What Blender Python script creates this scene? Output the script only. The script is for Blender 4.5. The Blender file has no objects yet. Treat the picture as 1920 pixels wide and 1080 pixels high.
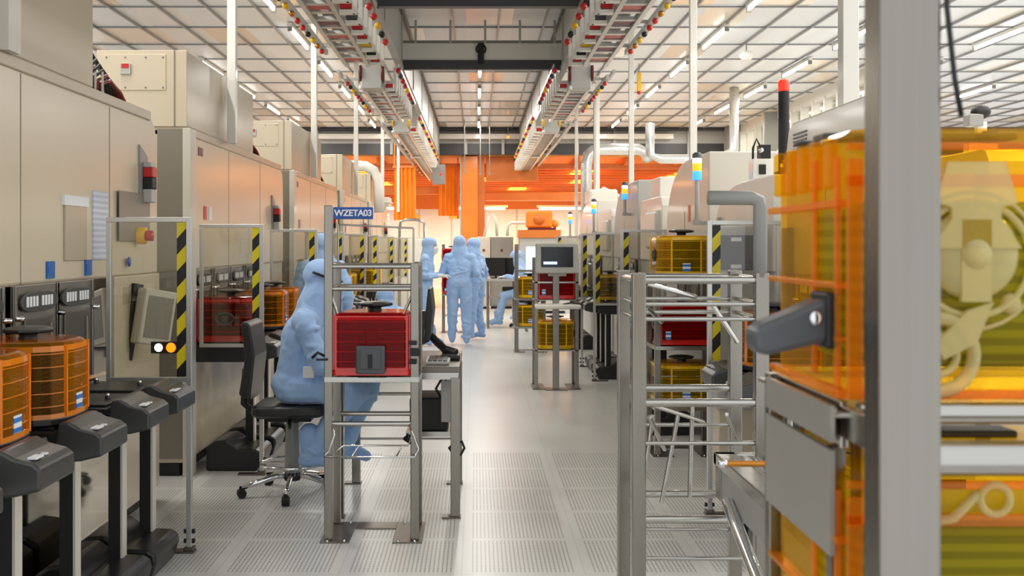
import bpy, bmesh, math, random
from mathutils import Vector, Matrix
random.seed(7)
PI = math.pi
SC = bpy.context.scene
COL = SC.collection
# ---------------------------------------------------------------- camera
cam_d = bpy.data.cameras.new('camera'); cam = bpy.data.objects.new('camera', cam_d); COL.objects.link(cam)
cam.location = (0, 0, 1.6); cam.rotation_euler = (PI/2, 0, 0)
cam_d.sensor_width = 36; cam_d.lens = 1974/1920*36
cam_d.shift_x = 67/1920; cam_d.shift_y = -82/1920
cam_d.clip_end = 200; cam_d.clip_start = .05
cam_d.dof.use_dof = True; cam_d.dof.focus_distance = 6.5; cam_d.dof.aperture_fstop = 7.0
SC.camera = cam
SC.cycles.transparent_max_bounces = 24
# ---------------------------------------------------------------- world and exposure
w = bpy.data.worlds.new('world'); SC.world = w; w.use_nodes = True
bgn = w.node_tree.nodes['Background']; bgn.inputs[0].default_value = (.93, .965, 1.0, 1); bgn.inputs[1].default_value = 1.3  # even ambient fill, added through the open sides and back of the room
SC.view_settings.view_transform = 'Standard'; SC.view_settings.look = 'None'
SC.view_settings.exposure = 0.0; SC.view_settings.gamma = 1; SC.view_settings.use_curve_mapping = False
LAMP_W = 41.0      # power of one ceiling tube
# ---------------------------------------------------------------- materials
def lin(c):
    return tuple(((v/255)/12.92 if v/255 <= .04045 else ((v/255+.055)/1.055)**2.4) for v in c) + (1,)
def new_mat(name):
    m = bpy.data.materials.new(name); m.use_nodes = True
    return m, m.node_tree.nodes, m.node_tree.links, m.node_tree.nodes['Principled BSDF']
def mat(name, rgb, rough=.5, metal=0, spec=.5, coat=0, bump=0, bscale=60, vary=0, vscale=3, emit=0, sheen=0, coat_rough=.1):
    m, N, L, b = new_mat(name)
    b.inputs['Base Color'].default_value = lin(rgb); b.inputs['Roughness'].default_value = rough
    b.inputs['Metallic'].default_value = metal; b.inputs['Specular IOR Level'].default_value = spec
    b.inputs['Coat Weight'].default_value = coat; b.inputs['Coat Roughness'].default_value = coat_rough
    if sheen: b.inputs['Sheen Weight'].default_value = sheen
    if emit:
        b.inputs['Emission Color'].default_value = lin(rgb); b.inputs['Emission Strength'].default_value = emit
    tc = N.new('ShaderNodeTexCoord')
    if vary:
        n = N.new('ShaderNodeTexNoise'); n.inputs['Scale'].default_value = vscale; n.inputs['Detail'].default_value = 4
        L.new(tc.outputs['Object'], n.inputs['Vector'])
        mx = N.new('ShaderNodeMix'); mx.data_type = 'RGBA'
        c = lin(rgb); mx.inputs[6].default_value = tuple(v*(1-vary) for v in c[:3])+(1,); mx.inputs[7].default_value = tuple(min(1, v*(1+vary)) for v in c[:3])+(1,)
        L.new(n.outputs['Fac'], mx.inputs[0]); L.new(mx.outputs[2], b.inputs['Base Color'])
    if bump:
        n = N.new('ShaderNodeTexNoise'); n.inputs['Scale'].default_value = bscale; n.inputs['Detail'].default_value = 3
        L.new(tc.outputs['Object'], n.inputs['Vector'])
        bp = N.new('ShaderNodeBump'); bp.inputs['Strength'].default_value = bump; bp.inputs['Distance'].default_value = .01 if not sheen else .03
        if sheen: n.noise_type = 'RIDGED_MULTIFRACTAL'; n.inputs['Distortion'].default_value = 1.2; n.inputs['Detail'].default_value = 2
        L.new(n.outputs['Fac'], bp.inputs['Height']); L.new(bp.outputs[0], b.inputs['Normal'])
    return m
def brushed(name, rgb, rough=.28, stretch=(4, 4, 160)):
    m, N, L, b = new_mat(name)
    b.inputs['Metallic'].default_value = 1
    tc = N.new('ShaderNodeTexCoord'); mp = N.new('ShaderNodeMapping'); mp.inputs['Scale'].default_value = stretch
    n = N.new('ShaderNodeTexNoise'); n.inputs['Scale'].default_value = 1.0; n.inputs['Detail'].default_value = 5
    L.new(tc.outputs['Object'], mp.inputs[0]); L.new(mp.outputs[0], n.inputs['Vector'])
    mr = N.new('ShaderNodeMapRange'); mr.inputs[3].default_value = rough*.75; mr.inputs[4].default_value = rough*1.3
    L.new(n.outputs['Fac'], mr.inputs[0]); L.new(mr.outputs[0], b.inputs['Roughness'])
    mx = N.new('ShaderNodeMix'); mx.data_type = 'RGBA'; c = lin(rgb)
    mx.inputs[6].default_value = tuple(v*.88 for v in c[:3])+(1,); mx.inputs[7].default_value = tuple(min(1, v*1.1) for v in c[:3])+(1,)
    L.new(n.outputs['Fac'], mx.inputs[0]); L.new(mx.outputs[2], b.inputs['Base Color'])
    return m
def tinted(name, rgb, body, fac=.35, rough=.12, edge=.5):
    """coloured see-through plastic: tinted transparency with a glossy body"""
    m, N, L, b = new_mat(name)
    b.inputs['Base Color'].default_value = lin(body); b.inputs['Roughness'].default_value = rough
    b.inputs['Coat Weight'].default_value = .6; b.inputs['Coat Roughness'].default_value = .04
    t = N.new('ShaderNodeBsdfTransparent'); t.inputs[0].default_value = lin(rgb)
    mx = N.new('ShaderNodeMixShader'); lw = N.new('ShaderNodeLayerWeight'); lw.inputs[0].default_value = .35
    mr = N.new('ShaderNodeMapRange'); mr.inputs[3].default_value = fac; mr.inputs[4].default_value = min(1, fac+edge)
    L.new(lw.outputs['Facing'], mr.inputs[0]); L.new(mr.outputs[0], mx.inputs[0])
    L.new(t.outputs[0], mx.inputs[1]); L.new(b.outputs[0], mx.inputs[2])
    L.new(mx.outputs[0], N['Material Output'].inputs[0])
    return m
def glass(name, rgb=(232, 232, 226), gloss=.10):
    m, N, L, b = new_mat(name)
    N.remove(b)
    t = N.new('ShaderNodeBsdfTransparent'); t.inputs[0].default_value = lin(rgb)
    g = N.new('ShaderNodeBsdfGlossy'); g.inputs['Roughness'].default_value = .03
    lw = N.new('ShaderNodeLayerWeight'); lw.inputs[0].default_value = .3
    mr = N.new('ShaderNodeMapRange'); mr.inputs[3].default_value = gloss*.5; mr.inputs[4].default_value = .5
    mx = N.new('ShaderNodeMixShader'); L.new(lw.outputs['Fresnel'], mr.inputs[0]); L.new(mr.outputs[0], mx.inputs[0])
    L.new(t.outputs[0], mx.inputs[1]); L.new(g.outputs[0], mx.inputs[2]); L.new(mx.outputs[0], N['Material Output'].inputs[0])
    return m
def mathn(N, L, op, a, bv=None, c=None):
    n = N.new('ShaderNodeMath'); n.operation = op
    for i, v in enumerate((a, bv, c)):
        if v is None: continue
        if isinstance(v, (int, float)): n.inputs[i].default_value = v
        else: L.new(v, n.inputs[i])
    return n.outputs[0]
def stripes(name, ca, cb, period, sx=1, sz=1, rough=.4):
    m, N, L, b = new_mat(name)
    tc = N.new('ShaderNodeTexCoord'); s = N.new('ShaderNodeSeparateXYZ'); L.new(tc.outputs['Object'], s.inputs[0])
    v = mathn(N, L, 'ADD', mathn(N, L, 'MULTIPLY', s.outputs[0], sx), mathn(N, L, 'MULTIPLY', s.outputs[2], sz))
    f = mathn(N, L, 'FRACT', mathn(N, L, 'DIVIDE', v, period)); k = mathn(N, L, 'GREATER_THAN', f, .5)
    mx = N.new('ShaderNodeMix'); mx.data_type = 'RGBA'; mx.inputs[6].default_value = lin(ca); mx.inputs[7].default_value = lin(cb)
    L.new(k, mx.inputs[0]); L.new(mx.outputs[2], b.inputs['Base Color']); b.inputs['Roughness'].default_value = rough
    return m
def floor_mat():
    m, N, L, b = new_mat('polished_raised_floor')
    g = N.new('ShaderNodeNewGeometry'); s = N.new('ShaderNodeSeparateXYZ'); L.new(g.outputs['Position'], s.inputs[0])
    X, Y = s.outputs[0], s.outputs[1]
    fx = mathn(N, L, 'FRACT', mathn(N, L, 'DIVIDE', mathn(N, L, 'ADD', X, 12.07), .6))
    fy = mathn(N, L, 'FRACT', mathn(N, L, 'DIVIDE', mathn(N, L, 'ADD', Y, .295), .6))
    dx = mathn(N, L, 'ABSOLUTE', mathn(N, L, 'SUBTRACT', fx, .5)); dy = mathn(N, L, 'ABSOLUTE', mathn(N, L, 'SUBTRACT', fy, .5))
    inx = mathn(N, L, 'LESS_THAN', dx, .425); iny = mathn(N, L, 'LESS_THAN', dy, .455)
    near = mathn(N, L, 'LESS_THAN', Y, 8.105)
    inside = mathn(N, L, 'MULTIPLY', mathn(N, L, 'MULTIPLY', inx, iny), near)
    st = mathn(N, L, 'FRACT', mathn(N, L, 'DIVIDE', X, .0214)); slot = mathn(N, L, 'LESS_THAN', st, .36)
    hy = mathn(N, L, 'FRACT', mathn(N, L, 'DIVIDE', Y, .036)); hole = mathn(N, L, 'LESS_THAN', hy, .82)
    slots = mathn(N, L, 'MULTIPLY', mathn(N, L, 'MULTIPLY', slot, hole), inside)
    seam = mathn(N, L, 'MAXIMUM', mathn(N, L, 'GREATER_THAN', dx, .4965), mathn(N, L, 'GREATER_THAN', dy, .4965))
    n = N.new('ShaderNodeTexNoise'); n.inputs['Scale'].default_value = 1.3; n.inputs['Detail'].default_value = 5; L.new(g.outputs['Position'], n.inputs['Vector'])
    wn = N.new('ShaderNodeTexWhiteNoise'); wn.noise_dimensions = '2D'
    cb = N.new('ShaderNodeCombineXYZ'); L.new(mathn(N, L, 'FLOOR', mathn(N, L, 'DIVIDE', mathn(N, L, 'ADD', X, 12.07), .6)), cb.inputs[0]); L.new(mathn(N, L, 'FLOOR', mathn(N, L, 'DIVIDE', mathn(N, L, 'ADD', Y, .295), .6)), cb.inputs[1]); L.new(cb.outputs[0], wn.inputs['Vector'])
    base = N.new('ShaderNodeMix'); base.data_type = 'RGBA'; base.inputs[6].default_value = lin((200, 200, 195)); base.inputs[7].default_value = lin((216, 215, 210))
    L.new(mathn(N, L, 'ADD', mathn(N, L, 'MULTIPLY', n.outputs['Fac'], .7), mathn(N, L, 'MULTIPLY', wn.outputs['Value'], .3)), base.inputs[0])
    m1 = N.new('ShaderNodeMix'); m1.data_type = 'RGBA'; m1.inputs[7].default_value = lin((168, 166, 158)); L.new(base.outputs[2], m1.inputs[6]); L.new(mathn(N, L, 'MULTIPLY', seam, .5), m1.inputs[0])
    m2 = N.new('ShaderNodeMix'); m2.data_type = 'RGBA'; m2.inputs[7].default_value = lin((96, 94, 88)); L.new(m1.outputs[2], m2.inputs[6]); L.new(mathn(N, L, 'MULTIPLY', slots, .6), m2.inputs[0])
    L.new(m2.outputs[2], b.inputs['Base Color'])
    L.new(mathn(N, L, 'ADD', .28, mathn(N, L, 'MULTIPLY', n.outputs['Fac'], .02)), b.inputs['Roughness'])
    b.inputs['Specular IOR Level'].default_value = .4
    bp = N.new('ShaderNodeBump'); bp.invert = True; bp.inputs['Strength'].default_value = .3; bp.inputs['Distance'].default_value = .003
    L.new(slots, bp.inputs['Height']); L.new(bp.outputs[0], b.inputs['Normal'])
    return m
def ceil_mat():
    m, N, L, b = new_mat('ceiling_filter_tiles')
    g = N.new('ShaderNodeNewGeometry'); s = N.new('ShaderNodeSeparateXYZ'); L.new(g.outputs['Position'], s.inputs[0])
    cb = N.new('ShaderNodeCombineXYZ')
    L.new(mathn(N, L, 'FLOOR', mathn(N, L, 'DIVIDE', mathn(N, L, 'ADD', s.outputs[0], 12.33), .61)), cb.inputs[0])
    L.new(mathn(N, L, 'FLOOR', mathn(N, L, 'DIVIDE', mathn(N, L, 'SUBTRACT', s.outputs[1], .77), 1.24)), cb.inputs[1])
    wn = N.new('ShaderNodeTexWhiteNoise'); wn.noise_dimensions = '2D'; L.new(cb.outputs[0], wn.inputs['Vector'])
    r = N.new('ShaderNodeValToRGB'); r.color_ramp.interpolation = 'CONSTANT'
    r.color_ramp.elements[0].color = lin((226, 230, 234)); r.color_ramp.elements[1].position = .8; r.color_ramp.elements[1].color = lin((240, 230, 214))
    e = r.color_ramp.elements.new(.45); e.color = lin((232, 235, 238))
    L.new(wn.outputs['Value'], r.inputs[0]); L.new(r.outputs[0], b.inputs['Base Color'])
    mr = N.new('ShaderNodeMapRange'); mr.inputs[1].default_value = .6; mr.inputs[2].default_value = .95; mr.inputs[3].default_value = .42; mr.inputs[4].default_value = .1
    L.new(wn.outputs['Value'], mr.inputs[0]); L.new(mr.outputs[0], b.inputs['Roughness'])
    b.inputs['Specular IOR Level'].default_value = .6
    return m
M = {}
M['floor'] = floor_mat(); M['ceiling'] = ceil_mat()
M['grid'] = mat('ceiling_grid_metal', (146, 148, 150), .35, .3)
M['beige'] = mat('beige_tool_panel', (206, 192, 166), .3, coat=.35, vary=.04, vscale=1.5, coat_rough=.18)
M['beige2'] = mat('pale_beige_panel', (206, 200, 186), .35, coat=.25, vary=.03)
M['tan'] = mat('tan_housing_panel', (180, 165, 139), .3, coat=.35, vary=.05, coat_rough=.2)
M['greige'] = mat('grey_brown_end_panel', (132, 124, 110), .4, vary=.06)
M['white'] = mat('white_enamel', (228, 224, 214), .35, coat=.2)
M['offwhite'] = mat('offwhite_machine', (222, 217, 206), .32, coat=.3, vary=.03)
M['seam'] = mat('panel_seam', (140, 128, 110), .6)
M['black'] = mat('black_moulded_plastic', (34, 34, 34), .32, bump=.08, bscale=250)
M['blackm'] = mat('black_matte', (22, 22, 22), .55)
M['charcoal'] = mat('charcoal_casing', (58, 58, 56), .35, bump=.06, bscale=200)
M['dgrey'] = mat('dark_grey_plastic', (74, 75, 78), .4)
M['mgrey'] = mat('mid_grey_paint', (142, 140, 134), .4, vary=.04)
M['lgrey'] = mat('light_grey_paint', (182, 180, 174), .38, vary=.03)
M['dbeam'] = mat('dark_grey_beam', (62, 62, 62), .4)
M['steel'] = brushed('brushed_steel_upright', (146, 141, 132), .26, (60, 60, 2))
M['steelh'] = brushed('brushed_steel_rail', (184, 181, 174), .2, (3, 120, 120))
M['plate'] = brushed('dull_steel_plate', (120, 114, 104), .35, (30, 30, 30))
M['mirror'] = brushed('polished_steel_panel', (190, 184, 172), .05, (2, 2, 2))
M['chrome'] = mat('chrome', (225, 225, 225), .07, 1)
M['alu'] = mat('anodised_aluminium', (206, 204, 198), .32, .75)
M['plate2'] = mat('satin_side_plate', (172, 168, 158), .35, .55, vary=.08, vscale=5)
M['lpface'] = brushed('grey_metal_port_plate', (150, 146, 138), .35, (10, 10, 60))
M['glass'] = glass('clear_guard_panel', (244, 243, 238), .10)
M['tape'] = stripes('hazard_tape_left', (222, 200, 20), (20, 20, 18), .17, -1.1, 1)
M['foupo'] = tinted('orange_pod_plastic', (242, 200, 92), (230, 144, 26), .06)
M['foupy'] = tinted('yellow_pod_plastic', (254, 222, 50), (244, 186, 14), .16)
M['foupr'] = tinted('red_pod_plastic', (226, 40, 34), (206, 16, 14), .14)
M['foupf'] = tinted('foreground_pod_plastic', (255, 226, 96), (246, 178, 22), .10, .15, .28)
M['edgeo'] = tinted('orange_pod_edge', (255, 176, 70), (250, 146, 30), .6)
M['edgey'] = tinted('yellow_pod_edge', (255, 220, 80), (252, 204, 28), .8)
M['edger'] = tinted('red_pod_edge', (232, 50, 40), (224, 30, 22), .85)
M['edgef'] = tinted('foreground_pod_edge', (255, 210, 100), (250, 160, 40), .25, .15, .2)
M['comb'] = mat('dark_inner_comb', (62, 66, 40), .3, spec=.6)
M['combr'] = mat('dark_red_inner_comb', (44, 24, 22), .3)
M['green'] = stripes('stacked_green_discs', (44, 104, 66), (104, 150, 92), .02, 0, 1)
M['cream'] = tinted('cream_translucent_plastic', (250, 236, 176), (222, 208, 140), .42, .3)
M['suit'] = mat('pale_blue_coverall', (158, 192, 236), .75, sheen=.25, bump=.8, bscale=5, vary=.06, vscale=6)
M['suitd'] = mat('blue_hood_cloth', (158, 190, 234), .75, sheen=.2, bump=.6, bscale=6)
M['glove'] = mat('white_glove', (226, 226, 224), .5)
M['skin'] = mat('skin', (196, 142, 112), .5)
M['boot'] = mat('blue_overboot', (150, 184, 230), .6, bump=.5, bscale=20)
M['orange'] = mat('orange_film_panel', (246, 138, 26), .35, coat=.3, vary=.08)
M['orange2'] = mat('orange_brown_steelwork', (214, 118, 44), .45, vary=.1)
M['orange3'] = mat('amber_bay_ceiling', (232, 160, 86), .4, vary=.08)
M['red'] = mat('red_plastic', (196, 30, 22), .35)
M['dred'] = mat('dark_red_plastic', (108, 26, 22), .4)
M['yellow'] = mat('yellow_plastic', (236, 184, 20), .35)
M['blue'] = mat('blue_sticker', (28, 96, 168), .4)
M['signblue'] = mat('sign_blue', (24, 78, 158), .4)
M['paper'] = mat('white_paper', (232, 232, 232), .6)
M['notice'] = stripes('printed_notice', (206, 214, 224), (180, 190, 204), .03, 0, 1)
M['screen'] = mat('dark_screen', (24, 28, 32), .12)
M['panelscreen'] = mat('grey_touch_screen', (150, 146, 134), .2)
M['labelw'] = stripes('printed_label', (236, 238, 240), (46, 120, 200), .034, 0, 1)
M['tube'] = mat('lit_tube', (255, 253, 250), .5, emit=6)
M['litw'] = mat('lit_white', (255, 250, 240), .5, emit=2.5)
M['lito'] = mat('lit_orange', (255, 140, 20), .5, emit=2.2)
M['litb'] = mat('lit_blue', (60, 150, 255), .5, emit=1.6)
M['litr'] = mat('lit_red', (255, 40, 20), .5, emit=1.8)
M['litscreen'] = mat('lit_screen', (200, 222, 255), .5, emit=.9)
M['otube'] = mat('amber_lit_tube', (255, 150, 30), .5, emit=12)
M['rubber'] = mat('black_rubber', (18, 18, 18), .7)
M['copper'] = mat('brown_oiled_rod', (196, 128, 50), .25, .7)
# ---------------------------------------------------------------- mesh builder
class MB:
    def __init__(s): s.v = []; s.f = []; s.mi = []; s.sm = []; s.cur = 0; s.mats = []
    def use(s, key):
        if key not in s.mats: s.mats.append(key)
        s.cur = s.mats.index(key); return s
    def add(s, verts, faces, smooth=False):
        o = len(s.v); s.v += [tuple(p) for p in verts]
        for f in faces: s.f.append(tuple(i+o for i in f)); s.mi.append(s.cur); s.sm.append(smooth)
        return s
    def box(s, x0, x1, y0, y1, z0, z1):
        if x0 > x1: x0, x1 = x1, x0
        if y0 > y1: y0, y1 = y1, y0
        if z0 > z1: z0, z1 = z1, z0
        return s.add([(x0,y0,z0),(x1,y0,z0),(x1,y1,z0),(x0,y1,z0),(x0,y0,z1),(x1,y0,z1),(x1,y1,z1),(x0,y1,z1)],
              [(0,3,2,1),(4,5,6,7),(0,1,5,4),(1,2,6,5),(2,3,7,6),(3,0,4,7)])
    def bar(s, p, q, w, h=None):
        """square bar from p to q"""
        p, q = Vector(p), Vector(q); d = (q-p).normalized(); h = h or w
        up = Vector((0,0,1)) if abs(d.z) < .95 else Vector((0,1,0))
        a = d.cross(up).normalized()*w/2; b = a.cross(d).normalized()*h/2
        vs = [p-a-b, p+a-b, p+a+b, p-a+b, q-a-b, q+a-b, q+a+b, q-a+b]
        return s.add(vs, [(0,1,2,3),(7,6,5,4),(0,4,5,1),(1,5,6,2),(2,6,7,3),(3,7,4,0)])
    def tube(s, p, q, r, r2=None, n=12, cap=True):
        p, q = Vector(p), Vector(q); r2 = r if r2 is None else r2; d = (q-p).normalized()
        up = Vector((0,0,1)) if abs(d.z) < .95 else Vector((0,1,0))
        a = d.cross(up).normalized(); b = d.cross(a).normalized(); vs = []
        for c, rr in ((p, r), (q, r2)):
            for i in range(n):
                t = 2*PI*i/n; vs.append(c + (a*math.cos(t)+b*math.sin(t))*rr)
        s.add(vs, [(i, i+n, (i+1)%n+n, (i+1)%n) for i in range(n)], True)
        if cap:
            s.add(vs[:n], [tuple(range(n))]); s.add(vs[n:], [tuple(range(n-1,-1,-1))])
        return s
    def path(s, pts, r, n=10):
        """a bent tube through the points, one skin"""
        pts = [Vector(p) for p in pts]; rings = []; prev = None
        for i, p in enumerate(pts):
            d = ((pts[min(i+1, len(pts)-1)]-pts[max(i-1, 0)])).normalized()
            if prev is None:
                up = Vector((0,0,1)) if abs(d.z) < .9 else Vector((0,1,0)); a = d.cross(up).normalized()
            else: a = (prev - d*prev.dot(d)).normalized()
            prev = a; b = d.cross(a)
            rings.append([p+(a*math.cos(2*PI*k/n)+b*math.sin(2*PI*k/n))*r for k in range(n)])
        vs = [v for rg in rings for v in rg]; fs = []
        for i in range(len(rings)-1):
            for k in range(n): fs.append((i*n+k, i*n+(k+1)%n, (i+1)*n+(k+1)%n, (i+1)*n+k))
        fs.append(tuple(range(n-1,-1,-1))); o = (len(rings)-1)*n; fs.append(tuple(range(o, o+n)))
        return s.add(vs, fs, True)
    def prism(s, prof, axis, a, b):
        """extrude a 2-D outline along an axis; axis x: (y,z), y: (x,z), z: (x,y)"""
        def P(u, v, t): return {'x': (t,u,v), 'y': (u,t,v), 'z': (u,v,t)}[axis]
        n = len(prof); vs = [P(u,v,a) for u,v in prof]+[P(u,v,b) for u,v in prof]
        return s.add(vs, [tuple(range(n)), tuple(range(2*n-1, n-1, -1))]+[(i, i+n, (i+1)%n+n, (i+1)%n) for i in range(n)])
    def rings(s, rs, cap=True, smooth=True):
        n = len(rs[0]); vs = [v for r in rs for v in r]; fs = []
        for i in range(len(rs)-1):
            for k in range(n): fs.append((i*n+k, i*n+(k+1)%n, (i+1)*n+(k+1)%n, (i+1)*n+k))
        s.add(vs, fs, smooth)
        if cap: s.add(rs[0], [tuple(range(n-1,-1,-1))]); s.add(rs[-1], [tuple(range(n))])
        return s
    def lathe(s, prof, c=(0,0,0), n=20, axis='z', smooth=True):
        rs = []
        for r, h in prof:
            rg = []
            for k in range(n):
                t = 2*PI*k/n; u, v = r*math.cos(t), r*math.sin(t)
                rg.append({'z': (c[0]+u, c[1]+v, c[2]+h), 'y': (c[0]+u, c[1]+h, c[2]-v), 'x': (c[0]+h, c[1]+u, c[2]+v)}[axis])
            rs.append(rg)
        return s.rings(rs, True, smooth)
    def ball(s, c, rx, ry=None, rz=None, n=12, m=8):
        ry = ry or rx; rz = rz or rx; rs = []
        for j in range(1, m):
            t = PI*j/m; rs.append([(c[0]+rx*math.sin(t)*math.cos(2*PI*k/n), c[1]+ry*math.sin(t)*math.sin(2*PI*k/n), c[2]-rz*math.cos(t)) for k in range(n)])
        vs = [v for r in rs for v in r]; fs = []
        for i in range(len(rs)-1):
            for k in range(n): fs.append((i*n+k, i*n+(k+1)%n, (i+1)*n+(k+1)%n, (i+1)*n+k))
        b = len(vs); vs += [(c[0],c[1],c[2]-rz), (c[0],c[1],c[2]+rz)]; o = (len(rs)-1)*n
        for k in range(n): fs.append((b, (k+1)%n, k)); fs.append((b+1, o+k, o+(k+1)%n))
        return s.add(vs, fs, True)
    def rbox(s, x0, x1, y0, y1, z0, z1, r):
        """box with rounded vertical corners and a softened top and bottom"""
        def ring(z, ins):
            pts = []; rr = max(r-ins, .001)
            for cx, cy, t0 in ((x1-r, y1-r, 0), (x0+r, y1-r, PI/2), (x0+r, y0+r, PI), (x1-r, y0+r, 3*PI/2)):
                for k in range(5): t = t0+PI/2*k/4; pts.append((cx+rr*math.cos(t), cy+rr*math.sin(t), z))
            return pts
        e = min(r*.6, (z1-z0)*.3)
        return s.rings([ring(z0, e), ring(z0+e*.4, e*.25), ring(z0+e, 0), ring(z1-e, 0), ring(z1-e*.4, e*.25), ring(z1, e)], True, False)
    def torus(s, c, R, r, axis='z', n=20, m=6, sx=1, sy=1):
        vs = []; fs = []
        for i in range(n):
            t = 2*PI*i/n
            for j in range(m):
                p = 2*PI*j/m; u = (R*sx+r*math.cos(p))*math.cos(t); v = (R*sy+r*math.cos(p))*math.sin(t); h = r*math.sin(p)
                vs.append({'z': (c[0]+u, c[1]+v, c[2]+h), 'y': (c[0]+u, c[1]+h, c[2]+v), 'x': (c[0]+h, c[1]+u, c[2]+v)}[axis])
        for i in range(n):
            for j in range(m): fs.append((i*m+j, ((i+1)%n)*m+j, ((i+1)%n)*m+(j+1)%m, i*m+(j+1)%m))
        return s.add(vs, fs, True)
    def build(s, name, key=None, parent=None, bevel=0, label=None, loc=None):
        me = bpy.data.meshes.new(name); off = Vector(loc) if loc else Vector()
        me.from_pydata([tuple(Vector(v)-off) for v in s.v], [], s.f)
        if key and not s.mats: s.mats = [key]
        for k in s.mats: me.materials.append(M[k])
        for p, i, sm in zip(me.polygons, s.mi, s.sm): p.material_index = i; p.use_smooth = sm
        bm = bmesh.new(); bm.from_mesh(me); bmesh.ops.recalc_face_normals(bm, faces=bm.faces); bm.to_mesh(me); bm.free()
        o = bpy.data.objects.new(name, me); COL.objects.link(o)
        if loc: o.location = loc
        if parent is not None: o.parent = parent
        if bevel:
            md = o.modifiers.new('bevel', 'BEVEL'); md.width = bevel; md.segments = 2; md.limit_method = 'ANGLE'; md.angle_limit = .6
        if label: o['label'] = label
        return o
def tag(o, label, cat, group=None, kind=None):
    o['label'] = label; o['category'] = cat
    if group: o['group'] = group
    if kind: o['kind'] = kind
    return o
def thing(name, label, cat, loc=(0,0,0), rz=0, group=None):
    o = bpy.data.objects.new(name, None); COL.objects.link(o); o.location = loc; o.rotation_euler = (0,0,rz); o.empty_display_size = .1
    return tag(o, label, cat, group)
def struct(o):
    o['kind'] = 'structure'; return o
def dup(root, loc=None, rz=None, label=None, group=None):
    def cp(o, par):
        c = o.copy(); COL.objects.link(c)
        if par is not None: c.parent = par
        for ch in list(o.children): cp(ch, c)
        return c
    r = cp(root, None)
    if loc is not None: r.location = loc
    if rz is not None: r.rotation_euler = (0,0,rz)
    if label: r['label'] = label
    if group: r['group'] = group
    return r
ORD = ['first','second','third','fourth','fifth','sixth','seventh','eighth','ninth','tenth','eleventh','twelfth']
# ================================================================ THE ROOM
struct(MB().box(-15, 16, -1, 46, -.06, 0).build('floor', 'floor'))
struct(MB().box(-15, 16, 1.5, 27, 4.58, 4.68).build('ceiling', 'ceiling'))
g = MB()
x = -15.0 + .05
k = 0
while x < 16:
    if True: g.box(x-.012, x+.012, 1.5, 27, 4.545, 4.58)
    x += .61
y = 2.01
while y < 27:
    g.box(-15, 16, y-.010, y+.010, 4.56, 4.58); y += 1.24
struct(g.build('trim_1', 'grid'))
# side fascias of the bay over the aisle, and the dropped cross beams
for i, (xx, d) in enumerate(((-.95, -1), (1.1, 1))):
    g = MB(); g.use('lgrey').box(xx, xx+d*.07, 3, 27, 3.90, 4.55)
    g.use('lgrey').box(xx-d*.012, xx+d*.07, 3, 27, 3.86, 3.90)
    g.use('lgrey')
    for k in range(10): g.box(xx-d*.015, xx, 3.4+k*2.48, 3.46+k*2.48, 3.9, 4.55)
    g.use('dbeam').box(xx-d*.03, xx+d*.0, 3, 27, 4.5, 4.545)
    struct(g.build('trim_%d' % (2+i)))
for i, yy in enumerate((10.0, 13.6)):
    g = MB(); g.use('dbeam').box(-.95, 1.1, yy, yy+.1, 3.86, 3.98); g.use('white').box(-.95, 1.1, yy+.02, yy+.3, 3.98, 4.2)
    g.use('mgrey').box(-.95, 1.1, yy+.03, yy+.06, 4.2, 4.24)
    for k in range(5): g.use('lgrey').box(-.8+k*.45, -.77+k*.45, yy+.01, yy+.03, 4.2, 4.5)
    g.use('blackm').box(.02, .1, yy-.02, yy, 3.93, 4.2).torus((.06, yy-.01, 4.12), .06, .012, 'y')
    struct(g.build('trim_%d' % (4+i)))
# bulkhead at the end of the white bay
g = MB(); g.use('lgrey').box(-15, 16, 27, 27.25, 4.18, 4.68); g.use('dbeam').box(-15, 16, 26.98, 27.2, 3.9, 4.18).box(-15, 16, 26.8, 27, 4.5, 4.58)
g.use('white').box(-4, 5, 26.7, 26.9, 4.28, 4.4)
for k in range(14): g.use('lgrey').box(-6+k*.95, -5.93+k*.95, 26.9, 27, 3.9, 4.5)
struct(g.build('wall_back'))
# amber bay beyond it
struct(MB().box(-15, 16, 27.25, 42, 3.88, 3.96).build('trim_6', 'orange3'))
g = MB(); g.use('offwhite').box(-15, 16, 42, 42.2, 0, 3.0); g.use('orange2').box(-15, 16, 41.95, 42.2, 3.0, 3.9)
for k in range(22): g.use('lgrey').box(-14+k*1.3, -13.96+k*1.3, 41.97, 42, 0, 3.0)
struct(g.build('wall_far'))
g = MB()
for k in range(12): g.use('orange2').box(-9, 9, 28+k*1.1, 28.15+k*1.1, 3.6, 3.75)
for k in range(9): g.box(-5.2+k*1.3, -5.1+k*1.3, 27.5, 41, 3.7, 3.88)
struct(g.build('trim_7'))
# glazed side wall far right
g = MB(); g.use('white').box(6.6, 6.75, 17, 27, 0, 2.9).box(6.58, 6.8, 17, 27, 4.35, 4.58)
for k in range(15): g.box(6.55, 6.7, 17.0+k*.7, 17.08+k*.7, 2.9, 4.4)
g.box(6.55, 6.7, 17, 27, 2.88, 2.98).box(6.56, 6.7, 17, 27, 3.6, 3.66)
g.use('mgrey').box(6.3, 6.75, 26.2, 26.7, 0, 4.55).box(6.3, 6.6, 23.0, 23.1, 2.9, 4.5)
struct(g.build('wall_right'))
struct(MB().box(6.68, 6.7, 17.05, 26.3, 2.95, 4.38).build('window_1', 'glass'))
g = MB()
for k in range(4): g.box(4.4+k*1.2, 5.2+k*1.2, 24.4, 24.46, 3.3, 4.2)
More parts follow.
